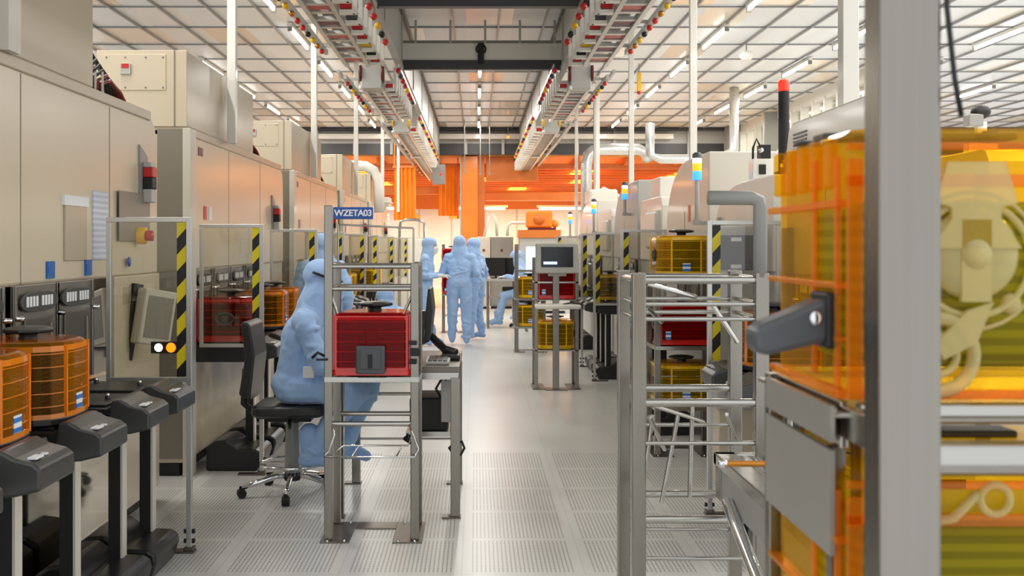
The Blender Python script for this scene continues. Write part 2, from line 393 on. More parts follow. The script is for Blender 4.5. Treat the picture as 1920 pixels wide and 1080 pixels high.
# ---------------------------------------------------------------- ceiling tubes
ROWS = [(-4.38, 'row above the left housings'), (-2.5, 'row left of the left track'), (.06, 'row between the two tracks'),
        (3.36, 'first row right of the tracks'), (5.3, 'second row right of the tracks'), (7.38, 'third row right of the tracks'), (9.5, 'fourth row right of the tracks')]
def make_lamp():
    t = thing('ceiling_light', '', 'ceiling light', (0, 0, 4.54))
    MB().box(-.035, .035, -.76, .76, -.02, .03).build('housing', 'white', t, .008)
    MB().tube((0,-.7,-.045), (0,.7,-.045), .019).build('tube', 'tube', t)
    for a_ in (-.74, .71): MB().box(-.03, .03, a_, a_+.03, -.08, -.02).build('end_cap', 'mgrey', t)
    ld = bpy.data.lights.new('tube_light', 'AREA'); ld.shape = 'RECTANGLE'; ld.size = .12; ld.size_y = 1.4; ld.energy = LAMP_W; ld.color = (1, .97, .92)
    lo = bpy.data.objects.new('tube_light', ld); COL.objects.link(lo); lo.parent = t; lo.location = (0,0,-.08)
    return t
lamp0 = None
for rx, rn in ROWS:
    for k in range(9):
        yy = 14.85 + 2.6*(k-4)
        if rx == .06 and k < 5: continue
        if rx == -4.38 and k in (2, 3, 4): continue
        lb = 'lit white ceiling tube, %s from the front, %s' % (ORD[k - (5 if rx == .06 else 0)], rn)
        if lamp0 is None: lamp0 = make_lamp(); lamp0.location = (rx, yy, 4.54); lamp0['label'] = lb; lamp0['group'] = 'ceiling tubes'
        else: dup(lamp0, (rx, yy, 4.54), 0, lb, 'ceiling tubes')
# amber lamps in the bay beyond
a0 = None
for k, (xx, yy) in enumerate([(-6, 31), (-3.2, 30), (-3.2, 35), (0, 33), (3.0, 29.5), (3.4, 34), (6, 31), (8.5, 29.5), (1.5, 38)]):
    nm = ['far left', 'left front', 'left rear', 'middle', 'right front', 'right rear', 'right outer', 'far right', 'rearmost'][k]
    lb = 'lit amber ceiling tube of the orange bay at the back, %s one' % nm
    if a0 is None:
        a0 = thing('amber_ceiling_light', lb, 'ceiling light', (xx, yy, 3.74), 0, 'amber tubes')
        MB().box(-.1, .1, -1, 1, 0, .05).build('housing', 'orange', a0)
        MB().tube((0,-.95,-.04), (0,.95,-.04), .04).build('tube', 'otube', a0)
        ld = bpy.data.lights.new('amber_light', 'AREA'); ld.shape = 'RECTANGLE'; ld.size = .6; ld.size_y = 2; ld.energy = 170; ld.color = (1, .58, .16)
        lo = bpy.data.objects.new('amber_light', ld); COL.objects.link(lo); lo.parent = a0; lo.location = (0,0,-.1)
    else: dup(a0, (xx, yy, 3.74), 0, lb, 'amber tubes')
w0 = None
for k, (xx, yy) in enumerate([(-3.5, 40), (0, 40), (3.5, 40)]):
    lb = 'lit white tube over the far white wall, %s' % ['left', 'middle', 'right'][k]
    if w0 is None:
        w0 = thing('wall_wash_light', lb, 'ceiling light', (xx, yy, 3.0), 0, 'tubes at the far wall')
        MB().box(-1.2, 1.2, -.1, .1, 0, .08).build('housing', 'white', w0)
        MB().tube((-1.1,0,-.04), (1.1,0,-.04), .04).build('tube', 'tube', w0)
        ld = bpy.data.lights.new('wall_light', 'AREA'); ld.shape = 'RECTANGLE'; ld.size = 2.2; ld.size_y = .5; ld.energy = 75
        lo = bpy.data.objects.new('wall_light', ld); COL.objects.link(lo); lo.parent = w0; lo.location = (0,0,-.1)
    else: dup(w0, (xx, yy, 3.0), 0, lb, 'tubes at the far wall')
# ---------------------------------------------------------------- overhead tracks
def track(side, label):
    s = side; t = thing('overhead_track', label, 'overhead rail', (s*1.27, 0, 3.5))
    segs = [(3.5, 11.3), (12.9, 16.4), (17.9, 31.5)]
    for a, b in segs:
        g = MB().box(-.135, -.095, a, b, 0, .07).box(.095, .135, a, b, 0, .07).box(-.15, -.13, a, b, .05, .12).box(.13, .15, a, b, .05, .12)
        y = a+.1
        while y < b: g.box(-.1, .1, y, y+.07, .02, .05); y += .3
        g.build('ladder_rail', 'alu', t)
        g = MB().box(s*.34-.02, s*.34+.02, a, b, .13, .18).box(s*.42-.015, s*.42+.015, a, b, .2, .24)
        y = a+.3
        while y < b: g.box(s*.1, s*.42, y, y+.03, .16, .19); y += 1.2
        g.build('outer_rail', 'lgrey', t)
        MB().box(-.1, .1, a, b, .14, .16).build('top_cover', 'lgrey', t)
        i = 0; y = a+.28
        while y < b - .1:
            if y < 16:
                if i % 2 == 0: MB().box(-.093, .093, y-.11, y+.08, .03, .045).build('cover_plate', 'dred' if i % 4 else 'red', t, label='red cover plate')
                c = ['red', 'yellow', 'red', 'blackm', 'copper'][(i*3) % 5]
                MB().ball((s*.34, y, .11), .028, .035, .028).build('clip', c, t)
            i += 1; y += .3
        y = a+.15; i = 0; step = .42 if a < 16 else .5
        while y < b and y < 29:
            g = MB(); xx = -s*.24
            g.box(xx-s*.03-.018, xx-s*.03+.018, y-.025, y+.025, .0, .24).box(xx-s*.03, xx+s*.1, y-.04, y+.04, .0, .03).box(xx-s*.03, xx+s*.1, y-.015, y+.015, .1, .125)
            br = g.build('bracket', 'white', t)
            kk = ['red', 'yellow', 'blackm', 'red', 'yellow'][i % 5] if (i//3) % 2 or a > 16 else ['red', 'dgrey'][i % 2]
            MB().ball((xx-s*.06, y, .25), .034, .05, .036).build('cap', kk, br); MB().box(xx+s*.0, xx+s*.09, y-.04, y+.04, .04, .085).build('coupling', kk, br)
            i += 1; y += step
        MB().box(-s*.32-.006, -s*.32+.006, a, b, .27, .31).build('inner_strip', 'alu', t)
    for yy in (7.6, 12.8, 17.8, 22.8):
        g = MB()
        if yy > 10: g.box(-.12, .12, yy-.05, yy+.25, -.01, .3)
        g.box(-.1, .1, yy+.0, yy+.2, .2, 1.08).box(-.13, -.1, yy, yy+.2, .2, 1.08).box(.1, .13, yy, yy+.2, .2, 1.08)
        h = g.build('hanger_box', 'lgrey', t, .006)
        if yy > 10:
            col = 'dred' if yy < 14 else 'yellow'
            MB().lathe([(.0, -.15), (.1, -.15), (.1, -.12), (0, -.12)], (0, yy, .18), 16, 'x').build('side_disc', col, h)
            MB().lathe([(.0, .12), (.1, .12), (.1, .15), (0, .15)], (0, yy, .18), 16, 'x').build('side_disc', col, h)
            MB().ball((-.13, yy-.03, 0), .03).build('knob', 'white', h)
    return t
track(-1, 'left overhead ladder track with white brackets and red covers under the ceiling')
track(1, 'right overhead ladder track with white brackets and red covers under the ceiling')
# ---------------------------------------------------------------- white hanger posts
post0 = MB().box(-.034, .034, -.034, .034, 0, 2.15).build('hanger_post', 'white', None, .004)
near = [('over the tall tan housing, thickest on the left', 8.37), ('behind the first, beside the second tan housing', 12.6), ('third from the front on the left, thin', 17.0),
        ('fourth from the front on the left', 21.8), ('farthest of the left posts', 26.2)]
for i, (n_, yy) in enumerate(near):
    o = post0 if i == 0 else post0.copy()
    if i: COL.objects.link(o)
    o.location = (-1.94, yy, 2.4); tag(o, 'white square ceiling post %s' % n_, 'post', 'white ceiling posts')
nr = ['nearest, wide one beside the brushed steel upright', 'beside the third signal tower, second from the front', 'third from the front on the right', 'fourth from the front on the right', 'farthest of the right posts']
for i, yy in enumerate((6.0, 10.3, 14.4, 18.4, 22.3)):
    o = post0.copy(); COL.objects.link(o); o.location = (2.12, yy, 2.33 if i < 4 else .0); o.scale.z = 1.03 if i < 4 else 2.12
    if i == 0: o.scale.x = o.scale.y = 1.35
    tag(o, 'white square ceiling post on the right, %s' % nr[i], 'post', 'white ceiling posts')
# ================================================================ PODS (wafer carriers)
PROF = [(-.19,-.20),(.19,-.20),(.205,-.185),(.205,.04),(.195,.10),(.165,.155),(.11,.19),(.05,.20),(-.05,.20),(-.11,.19),(-.165,.155),(-.195,.10),(-.205,.04),(-.205,-.185)]
def pod(color, label, loc=(0,0,0), rz=0, group=None, block=False, lab=True, ribs=5, inner='comb'):
    sh, ed = {'o': ('foupo','edgeo'), 'y': ('foupy','edgey'), 'r': ('foupr','edger')}[color]
    t = thing('wafer_pod', label, 'wafer pod', loc, rz, group)
    def ring(z, k): return [(x*k, y*k, z) for x, y in PROF]
    MB().rings([ring(.03, .985), ring(.045, 1), ring(.285, 1), ring(.305, .985), ring(.318, .93), ring(.322, .86)], True, False).build('shell', sh, t, .004)
    g = MB()
    for i in range(ribs):
        z = .075+i*.2/(ribs-1); g.rings([ring(z, 1.0), ring(z, 1.012), ring(z+.0035, 1.012), ring(z+.0035, 1.0)], False, False)
    for j in (0, 1, 2, 6, 9, 13): x, y = PROF[j]; g.box(x*1.01-.006, x*1.01+.006, y*1.01-.006, y*1.01+.006, .035, .31)
    g.rings([ring(.285, 1.0), ring(.285, 1.012), ring(.306, 1.0), ring(.306, .985)], False, False).rings([ring(.03, 1.0), ring(.03, 1.02), ring(.048, 1.015), ring(.048, 1.0)], False, False)
    g.build('ribs', ed, t)
    g = MB().prism([(x*1.03, y*1.03) for x, y in PROF], 'z', 0.006, .03)
    for sx in (-1, 1): g.box(sx*.12-.03, sx*.12+.03, -.15, .15, 0, .006)
    g.build('base_plate', 'black' if color == 'o' else ed, t, .004)
    g = MB().lathe([(.04,.32), (.035,.34), (.08,.345), (.10,.35), (.10,.362), (.06,.37), (.0,.37)], n=8, smooth=False).box(-.07, .07, -.07, .07, .347, .36)
    g.build('top_flange', 'black', t, .003)
    g = MB()
    for i in range(13):
        z = .055+i*.018
        g.box(-.175, -.10, -.17, .12, z, z+.007).box(.10, .175, -.17, .12, z, z+.007).box(-.1, .1, .10, .165, z, z+.007)
    g.box(-.178, -.172, -.17, .12, .05, .29).box(.172, .178, -.17, .12, .05, .29).box(-.11, .11, .14, .146, .05, .29)
    g.build('inner_comb', 'combr' if color == 'r' else inner, t)
    g = MB().box(-.18, .18, -.212, -.198, .045, .30).box(-.03, .03, -.218, -.21, .1, .24)
    g.build('door', sh, t, .004)
    for sx in (-1, 1):
        MB().torus((sx*.214, 0, .17), .05, .009, 'x', 16, 6, 1.2, .8).box(sx*.205, sx*.222, -.02, .02, .15, .19).build('side_handle', 'dgrey' if color != 'y' else 'charcoal', t)
    if lab:
        MB().box(-.03, .03, .2005, .203, .05, .11).box(-.16, -.12, -.2135, -.2125, .05, .11).build('label_sticker', 'labelw', t, label='white and blue label')
    if block:
        MB().rbox(-.078, .078, -.262, -.222, .02, .16, .012).box(-.055, .055, -.268, -.262, .045, .145).build('grip_block', 'dgrey', t, .004)
        MB().box(-.012, .012, -.272, -.266, .05, .12).build('keyhole', 'blackm', t)
    return t
# ================================================================ LOAD PORTS
# built for the left side (tool face x = 0, aisle towards +x), mirrored by a half turn for the right
def load_port(label, loc, rz, group):
    t = thing('load_port', label, 'load port', loc, rz, group)
    W = .215
    MB().prism([(.0,.77),(.0,.895),(.40,.895),(.43,.905),(.44,.875),(.44,.79),(.38,.77)], 'y', -W, W).build('shelf_casing', 'black', t, .008)
    MB().prism([(.40,.80),(.42,.93),(.455,.935),(.50,.91),(.56,.895),(.585,.875),(.585,.805),(.50,.785),(.42,.78)], 'y', -W-.005, W-.14).build('control_wedge', 'charcoal', t, .01)
    g = MB().box(.03, .38, -.17, .17, .895, .905)
    for px, py in ((.08,-.1),(.08,.1),(.33,0)): g.lathe([(.014,.905),(.012,.92),(0,.923)], (px,py,0), 10)
    g.box(.0, .01, -.19, .19, .9, .935)
    pl = g.build('kinematic_plate', 'black', t, .003)
    for px, py in ((.08,-.1),(.08,.1),(.33,0)): MB().lathe([(.007,.92),(.006,.93),(0,.932)], (px,py,0), 8).build('pin', 'chrome', pl)
    g = MB().box(.53, .56, -.19, -.13, .902, .908).box(.535, .555, -.10, -.08, .9, .905); g.build('status_button', 'paper', t)
    MB().box(.29, .345, .12, .18, .15, .78).build('post', 'blackm', t)
    MB().box(.345, .355, .12, .18, .15, .78).build('post_trim', 'beige2', t)
    MB().prism([(.08,0),(.08,.17),(.14,.21),(.22,.22),(.28,.18),(.31,.155),(.43,.15),(.465,.13),(.47,.09),(.44,0)], 'y', -.2, .2).build('base_casing', 'black', t, .014)
    # steel plate on the tool face
    MB().box(-.004, .012, -.235, .235, .93, 1.42).box(.012, .02, -.235, -.215, .93, 1.42).box(.012, .02, .215, .235, .93, 1.42).build('face_plate', 'lpface', t, .003)
    MB().rbox(.012, .022, -.15, .15, .93, 1.27, .004).tube((.02,.13,.95), (.02,.13,1.24), .014).build('port_door', 'plate', t, .004)
    g = MB(); n = 24; pr = [(.205*math.copysign(abs(math.cos(a))**.6, math.cos(a)), 1.345+.045*math.sin(a)) for a in [2*PI*i/n for i in range(n)]]
    ov = g.prism([(y, z) for y, z in pr], 'x', .015, .028).build('indicator_panel', 'charcoal', t, .002)
    for i in range(8):
        yy = -.15+i*.033+(.03 if i > 3 else 0)
        MB().box(.027, .031, yy, yy+.02, 1.325, 1.37).build('indicator_lamp', 'paper', ov)
    for yy in (-.225, .225): MB().lathe([(.014,.018),(.01,.05),(0,.052)], (0,yy,1.28), 8, 'x').build('latch_knob', 'chrome', t)
    return t
LPX = -1.985
lp0 = None
def place_lp(x, y, rz, label, group):
    global lp0
    if lp0 is None: lp0 = load_port(label, (x, y, 0), rz, group); return lp0
    return dup(lp0, (x, y, 0), rz, label, group)
LP = {'L1': [3.05, 3.6, 4.16, 4.73, 5.18], 'L2': [7.62, 8.16, 8.7, 9.24], 'L3': [12.2, 12.72, 13.24, 13.76], 'L4': [16.3, 16.85, 17.4, 17.95, 18.5]}
names = {'L1': 'nearest left tool', 'L2': 'second left tool', 'L3': 'third left tool', 'L4': 'fourth left tool'}
for k_, ys in LP.items():
    for i, y in enumerate(ys):
        place_lp(LPX, y, 0, 'black load port shelf and base on the %s, %s from the front' % (names[k_], ORD[i]), 'load ports on the %s' % names[k_])
RPX = 1.885
RL = {'R1': [5.3, 5.88], 'R2': [9.0, 9.55], 'R3': [12.65, 13.15, 13.6], 'R4': [16.2, 16.8, 17.4]}
rn = {'R1': 'nearest right tool', 'R2': 'white second right tool', 'R3': 'third right tool', 'R4': 'far right tool'}
for k_, ys in RL.items():
    for i, y in enumerate(ys):
        place_lp(RPX, y, PI, 'black load port shelf and base on the %s, %s from the front' % (rn[k_], ORD[i]), 'load ports on the %s' % rn[k_])
# pods standing on the load ports
def lpod(c, y, label, side=-1, **k):
    x = LPX+.215 if side < 0 else RPX-.215
    return pod(c, label, (x, y, .906), -PI/2 if side < 0 else PI/2, 'pods on load ports', **k)
podA = lpod('o', 3.6, 'orange wafer pod cut by the left edge of the photo, nearest load port')
dup(podA, (LPX+.215, 4.16, .906), -PI/2, 'orange wafer pod with black top flange on the second visible left load port')
lpod('r', 7.62, 'dark red wafer pod behind the second clear guard panel on the left')
o = dup(podA, (LPX+.215, 9.24, .906), -PI/2, 'orange wafer pod just left of the seated worker, on the second left tool')
dup(podA, (LPX+.215, 8.7, .906), -PI/2, 'orange wafer pod behind the dark red pod on the second left tool')
podY = lpod('y', 12.2, 'yellow wafer pod seen through the steel cart, first on the third left tool')
for y, l in ((12.72, 'second on the third left tool'), (13.24, 'third on the third left tool'), (13.76, 'last on the third left tool'), (16.3, 'first on the fourth left tool'), (17.4, 'middle of the fourth left tool')):
    dup(podY, (LPX+.215, y, .906), -PI/2, 'yellow wafer pod %s' % l)
dup(podA, (RPX-.215, 5.88, .906), PI/2, 'orange wafer pod on the right load port behind the steel rack')
dup(podY, (RPX-.215, 13.15, .906), PI/2, 'yellow wafer pod on the third right tool')
# ================================================================ LEFT TOOLS
XF = -2.0; TOP = 2.4
def left_tool(a, b, idx, label):
    t = thing('process_tool', label, 'machine', (XF, a, 0), 0, 'beige process tools on the left')
    L_ = b-a
    prof = [(0, .0), (L_, .0), (L_, TOP-.16), (L_-.03, TOP-.06), (L_-.12, TOP), (0, TOP)]
    lo = .45 if idx else 1.42
    MB().prism([(0, 1.42), (L_, 1.42), (L_, TOP-.18), (L_-.04, TOP-.07), (L_-.16, TOP), (0, TOP)], 'x', -1.4, 0).build('upper_panel', 'beige', t, .012)
    # thick lip along the top
    MB().prism([(0, TOP-.045), (L_-.16, TOP-.045), (L_-.16, TOP+.012), (0, TOP+.012)], 'x', -1.3, .012).build('top_lip', 'tan', t, .006)
    y0 = .35 if idx else 0
    MB().box(-1.4, -.01, 0, L_, .09, 1.42).build('lower_body', 'beige' if idx else 'mirror', t, .004)
    MB().box(-1.35, -.05, 0, L_-.02, 0, .09).build('plinth', 'blackm', t)
    g = MB()
    ss = ([1.72, 2.84] if idx == 0 else [L_*.34, L_*.68])
    for y in ss: g.box(-.002, .0015, y-.004, y+.004, 1.42, TOP-.05)
    g.box(-.002, .0015, 0, L_, 1.418, 1.424); g.build('panel_seam', 'seam', t)
    return t
t1 = left_tool(2.9, 6.6, 0, 'large beige process tool filling the left edge of the photo')
# visible beige lower door at the far end of tool one, and end details
MB().box(-.02, .014, 2.88, 3.7, .09, 1.42).build('lower_door', 'beige', t1, .004)
MB().box(-.03, .012, 0, 2.85, .09, .905).build('polished_panel', 'mirror', t1, label='polished steel lower panel')
g = MB().box(.0, .012, 2.2, 2.48, 1.52, 1.79); g.build('document_holder', 'tan', t1, .003)
MB().box(.0, .014, 2.18, 2.5, 1.79, 1.84).build('notice_strip', 'paper', t1)
MB().box(.0, .008, 2.58, 2.80, 1.52, 1.88).build('posted_notice', 'notice', t1)
for yy in (1.99, 2.47): MB().box(.0, .008, yy, yy+.09, 1.44, 1.52).box(.008, .01, yy+.01, yy+.08, 1.46, 1.5).build('blue_sticker', 'blue', t1)
def stack_light(parent, y, z):
    sl = MB().prism([(y-.05, z+.36), (y+.1, z+.30), (y+.1, z), (y-.05, z)], 'x', -.01, .01).build('recess_panel', 'mgrey', parent)
    g = MB()
    g.use('red').box(.01, .07, y, y+.09, z+.17, z+.23); g.use('blackm').box(.01, .068, y, y+.09, z+.10, z+.17)
    g.use('lgrey').box(.01, .065, y, y+.09, z+.02, z+.10).box(.01, .06, y, y+.09, z+.23, z+.26)
    g.build('stack_light', None, parent, .006)
stack_light(t1, 3.38, 1.83)
# EMO, round sticker, recess
g = MB(); g.use('yellow').lathe([(.05,.014),(.05,.06),(0,.06)], (0,3.28,1.65), 14, 'x'); g.use('red').lathe([(.03,.06),(.032,.1),(0,.105)], (0,3.28,1.65), 14, 'x'); g.build('emergency_stop', None, t1)
MB().lathe([(.028,.014),(.028,.018),(0,.018)], (0,3.12,1.5), 16, 'x').build('round_sticker', 'signblue', t1)
MB().box(.013, .017, 2.95, 3.5, 1.62, 1.9).build('dark_window', 'greige', t1)
MB().box(.013, .017, 3.02, 3.3, 1.26, 1.36).box(.013, .017, 3.26, 3.3, 1.1, 1.36).build('recess_handle', 'tan', t1)
# hooded operator screen on tool one
tp = thing('touch_screen', 'beige hooded touch screen tilted on the nearest left tool behind the guard panel', 'monitor', (XF+.05, 6.12, 1.02))
g = MB().rbox(.03, .12, -.1, .12, 0.0, .32, .015); o = g.build('housing', 'beige2', tp, .006); 
MB().box(.12, .123, -.075, .095, .04, .28).build('screen', 'panelscreen', tp)
MB().box(.0, .03, -.12, -.06, -.1, .34).box(0, .04, -.1, .05, .12, .2).build('mounting_arm', 'blackm', tp)
tp.rotation_euler = (math.radians(-10), 0, math.radians(-38))
t2 = left_tool(7.27, 10.9, 1, 'second beige process tool on the left with an orange sheen on its side')
t3 = left_tool(11.4, 15.2, 2, 'third beige process tool on the left with orange lit side')
t4 = left_tool(15.6, 19.4, 3, 'fourth process tool on the left, above the blue sign')
t5 = left_tool(19.8, 23.6, 4, 'farthest process tool on the left')
for t, a in ((t2, 7.27), (t3, 11.4), (t4, 15.6), (t5, 19.8)):
    MB().box(-.2, .0, -.012, -.002, .12, TOP-.005).build('end_panel', 'greige', t)
    MB().box(-.02, .035, -.03, .12, .0, TOP).build('corner_post', 'beige2', t, .004)
    MB().box(.0, .004, .3, .42, TOP-.16, TOP-.1).build('warning_label', 'dred', t)
    stack_light(t, 3.05, 1.72)
    MB().box(.0, .004, .45, .53, 1.78, 1.88).build('red_label', 'red', t); MB().box(.0, .004, .6, .68, 1.78, 1.88).build('white_label', 'paper', t)
# rooftop housings
def housing(a, L_, label, z1=2.94):
    t = thing('filter_housing', label, 'machine housing', (XF, a, TOP+.012), 0, 'tall housings on the left tools')
    h = z1-TOP-.012
    MB().box(-.62, 0, 0, L_, 0, h).build('body', 'tan', t, .01)
    MB().box(-.62, .001, -.006, .0, 0, h).build('front_panel', 'beige', t, .003)
    g = MB().box(-.57, -.14, -.012, -.006, .25, h-.03); g.build('cover', 'beige', t, .003)
    g = MB()
    for sx in (-.55, -.42, -.28, -.16):
        for sz in (.27, h-.05): g.ball((sx, -.013, sz), .007)
    g.build('screws', 'mgrey', t)
    g = MB(); g.use('lgrey').box(-.45, -.38, -.03, -.012, .36, .43); g.use('red').box(-.44, -.39, -.034, -.03, .4, .43); g.build('switch', None, t)
    MB().box(-.002, .002, L_*.55-.004, L_*.55+.004, 0, h).build('panel_seam', 'seam', t)
    MB().box(-.085, -.079, -.0125, -.006, 0, h).build('front_seam', 'seam', t)
    return t
h1 = housing(2.95, 2.55, 'big tan housing on top of the nearest left tool, top left corner', 3.4)
MB().box(.0, .05, 1.44, 1.56, 0, .99).build('corner_post', 'beige2', h1)
h2 = housing(7.27, 2.17, 'tall beige housing with a small red switch on the second left tool')
dup(h2, (XF, 11.4, TOP+.012), 0, 'beige housing on the third left tool')
dup(h2, (XF, 15.7, TOP+.012), 0, 'beige housing on the fourth left tool, small in the distance')
dup(h2, (XF, 19.9, TOP+.012), 0, 'farthest beige housing on the left')
for i, (yy, l) in enumerate(((6.0, 'bundle of black and red hoses behind the top left housing'), (9.8, 'dark hoses behind the second tall housing on the left'), (14.0, 'dark hoses behind the third housing on the left'))):
    g = MB(); 
    for k in range(6):
        xx = -2.20+k*.02; g.use('dred' if k in (4, 5) else 'blackm')
        g.path([(xx, yy-.1, TOP+.02), (xx, yy-.1, TOP+.2-.02*k), (xx+.01, yy, TOP+.28-.03*k), (xx+.03, yy+.12, TOP+.18-.02*k), (xx+.05, yy+.15, TOP+.02)], .011)
    g.use('lgrey')
    for k in range(4): g.tube((-2.2+.04*k, yy-.14, TOP), (-2.2+.04*k, yy-.14, TOP+.16), .006)
    tag(g.build('hose_bundle'), l, 'hoses')
# ================================================================ GUARD PANELS with hazard tape
def guard(x_out, x_in, y, label, group, foot=True):
    """x_out is the aisle side"""
    s = 1 if x_in > x_out else -1
    t = thing('guard_panel', label, 'guard panel', (x_out, y, 0), 0, group); w_ = abs(x_in-x_out)
    g = MB().box(0, s*w_, -.012, .012, 1.715, 1.74).box(0, s*w_, -.012, .012, .885, .91).box(s*(w_-.025), s*w_, -.012, .012, .91, 1.715)
    g.build('frame', 'alu', t, .002)
    MB().box(-.014, .014, -.014, .014, .0, 1.74).build('post', 'alu', t, .002)
    MB().box(s*.014, s*(w_-.025), -.003, .003, .91, 1.715).build('pane', 'glass', t)
    MB().box(s*.014, s*.064, -.006, -.0035, .912, 1.713).build('hazard_tape', 'tape', t)
    if foot:
        MB().box(-.03 if s > 0 else -.16, .16 if s > 0 else .03, -.03, .03, 0, .012).box(-.026, .026, -.026, .026, .012, .03).build('foot_plate', 'plate', t, .002)
        g = MB()
        for z in (.06, .11): g.box(-.028, .028, -.01, .01, z-.01, z+.01)
        g.build('foot_clamp', 'blackm', t)
    return t
for i, (y, l) in enumerate(((5.47, 'nearest clear guard panel with yellow and black tape on the left'), (7.31, 'second clear guard panel on the left, dark red pod behind it'), (9.8, 'third clear guard panel on the left, behind the seated worker'),
        (11.8, 'fourth guard panel on the left, half hidden by the sign post'), (14.1, 'fifth guard panel on the left, seen through the cart'), (15.9, 'sixth guard panel on the left, seen through the cart'),
        (19.0, 'seventh guard panel on the left, seen through the cart'), (22.8, 'eighth guard panel on the left, left of the standing workers'), (24.6, 'farthest guard panel on the left'))):
    guard(-1.49, -1.92, y, l, 'guard panels on the left')
for i, (y, l) in enumerate(((6.23, 'nearest guard panel on the right behind the steel rack, wide tape'), (9.97, 'second guard panel on the right, left of the racked yellow pod'), (12.3, 'third guard panel on the right, with dark load port behind'),
        (13.75, 'fourth guard panel on the right'), (17.9, 'farthest guard panel on the right'))):
    guard(1.38, 1.8, y, l, 'guard panels on the right')
g = MB(); g.use('litw').ball((0,0,0), .022, .01); g.use('lito').ball((.065,0,0), .026, .01); g.use('blackm').box(-.04,.1,.0,.02,-.03,.03)
o = g.build('signal_button'); o.location = (-1.66, 5.49, 1.06); tag(o, 'white and orange lit buttons side by side behind the nearest left guard panel', 'button')
o.location.y = 5.5
# ================================================================ RIGHT TOOLS
def right_tool(a, b, z1, label, mt='offwhite', curved=False, x=1.9, W=1.3):
    t = thing('process_tool', label, 'machine', (x, a, 0), 0, 'process tools on the right'); L_ = b-a
    if curved:
        pr = [(0, 1.42), (0, z1)] + [(L_*.45, z1)] + [(L_*(.45+.5*math.sin(u)), 1.75+(z1-1.75)*math.cos(u)) for u in [PI/2*k/8 for k in range(1, 9)]] + [(L_, 1.7), (L_, 1.42)]
    else: pr = [(0, 1.42), (0, z1-.1), (.05, z1-.02), (.12, z1), (L_-.12, z1), (L_-.04, z1-.04), (L_, z1-.14), (L_, 1.42)]
    MB().prism(pr, 'x', 0, W).build('upper_body', mt, t, .012)
    MB().box(.01, W, 0, L_, .09, 1.42).build('lower_body', 'lgrey', t, .004)
    MB().box(.06, W-.05, .02, L_-.02, 0, .09).build('plinth', 'blackm', t)
    g = MB().box(-.002, .001, L_*.5-.004, L_*.5+.004, 1.42, min(z1-.3, 1.9)).box(-.002, .001, 0, L_, 1.417, 1.423); g.build('panel_seam', 'seam', t)
    return t
r1 = right_tool(5.0, 6.45, 2.33, 'large beige tool on the right behind the yellow pod, red beacon above it', 'beige2', W=.3)
MB().box(-.004, .0, .2, .4, 1.9, 2.02).build('white_label', 'paper', r1)
g = MB()
for k in range(5): g.box(-.006, -.001, 1.05, 1.3, 2.16+k*.022, 2.17+k*.022)
g.build('louvre', 'dgrey', r1)
r2 = right_tool(6.75, 8.45, 2.05, 'lower white rounded machine between the two right tools', 'offwhite', True)
r3 = right_tool(8.6, 10.6, 2.36, 'second tall pale tool on the right with a curved end and warning sticker', 'beige2', True)
MB().box(-.004, .0, .75, .83, 1.8, 1.95).build('orange_warning_label', 'orange2', r3); MB().box(-.004, .0, 1.1, 1.25, 1.6, 1.66).build('small_labels', 'mgrey', r3)
r4 = right_tool(10.8, 12.2, 2.1, 'white box machine behind the curved right tool', 'offwhite')
MB().rbox(-.05, .3, .1, .8, 1.55, 1.95, .05).build('front_cover', 'offwhite', r4, .01)
MB().box(.05, .5, .4, .95, 2.1, 2.32).box(.5, .6, .5, .6, 2.1, 2.4).build('control_box', 'white', r4, .01)
r5 = right_tool(12.4, 14.6, 2.36, 'third pale tool on the right with a curved top', 'lgrey', True)
r6 = right_tool(14.8, 16.4, 2.1, 'white machine behind the third right tool', 'offwhite')
MB().rbox(-.06, .3, .1, .8, 1.5, 1.95, .05).build('front_cover', 'white', r6, .01)
r7 = right_tool(16.6, 19.5, 2.3, 'farthest pale tool on the right', 'offwhite', True)
# windowed cabinet behind the near right guard panel
c = thing('window_cabinet', 'grey cabinet with a rounded dark window seen through the near right guard panel', 'cabinet', (1.62, 7.0, .0))
MB().box(-.02, .27, 0, .3, .5, 1.72).build('body', 'lgrey', c, .01)
MB().rbox(.0, .24, -.012, .002, 1.43, 1.66, .004).build('window', 'dgrey', c, .004)
for z_ in (1.62, 1.44): MB().box(.07, .14, -.018, -.012, z_, z_+.025).build('hinge', 'paper', c)
MB().box(.0, .25, 0.05, .25, 0, .5).build('pedestal', 'beige', c, .01)
# signal towers white / orange / blue
def tower(x, y, z, h, label):
    t = thing('signal_tower', label, 'signal light', (x, y, z), 0, 'signal towers on the right')
    MB().tube((0,0,0), (0,0,h), .018).box(-.03, .03, -.03, .03, 0, .04).build('pole', 'lgrey', t)
    MB().box(0, .2, -.015, .015, 0, .03).box(.16,.2,-.03,.03,-.03,.06).build('bracket', 'lgrey', t)
    for i, (k, hh) in enumerate((('litb', .07), ('lito', .06), ('litw', .04))):
        z0 = h+[0, .07, .13][i]; MB().lathe([(.034, z0), (.036, z0+.004), (.036, z0+hh-.004), (.034, z0+hh)], n=14).build('lens', k, t, label=['blue', 'orange', 'white'][i]+' lens')
    MB().lathe([(.038, h+.17), (.038, h+.2), (.02, h+.215), (0, h+.215)], n=14).build('cap', 'dgrey', t)
    return t
tower(1.72, 8.2, 1.75, .35, 'tallest signal tower with orange and blue lights, right of the second right post')
tower(1.82, 12.9, 1.95, .20, 'second signal tower with orange and blue lights, on the curved right tool')
tower(1.72, 15.4, 1.75, .3, 'third signal tower with a blue light, small')
tower(1.72, 19.3, 1.72, .26, 'farthest small signal tower with a blue light, above the hazard tape')
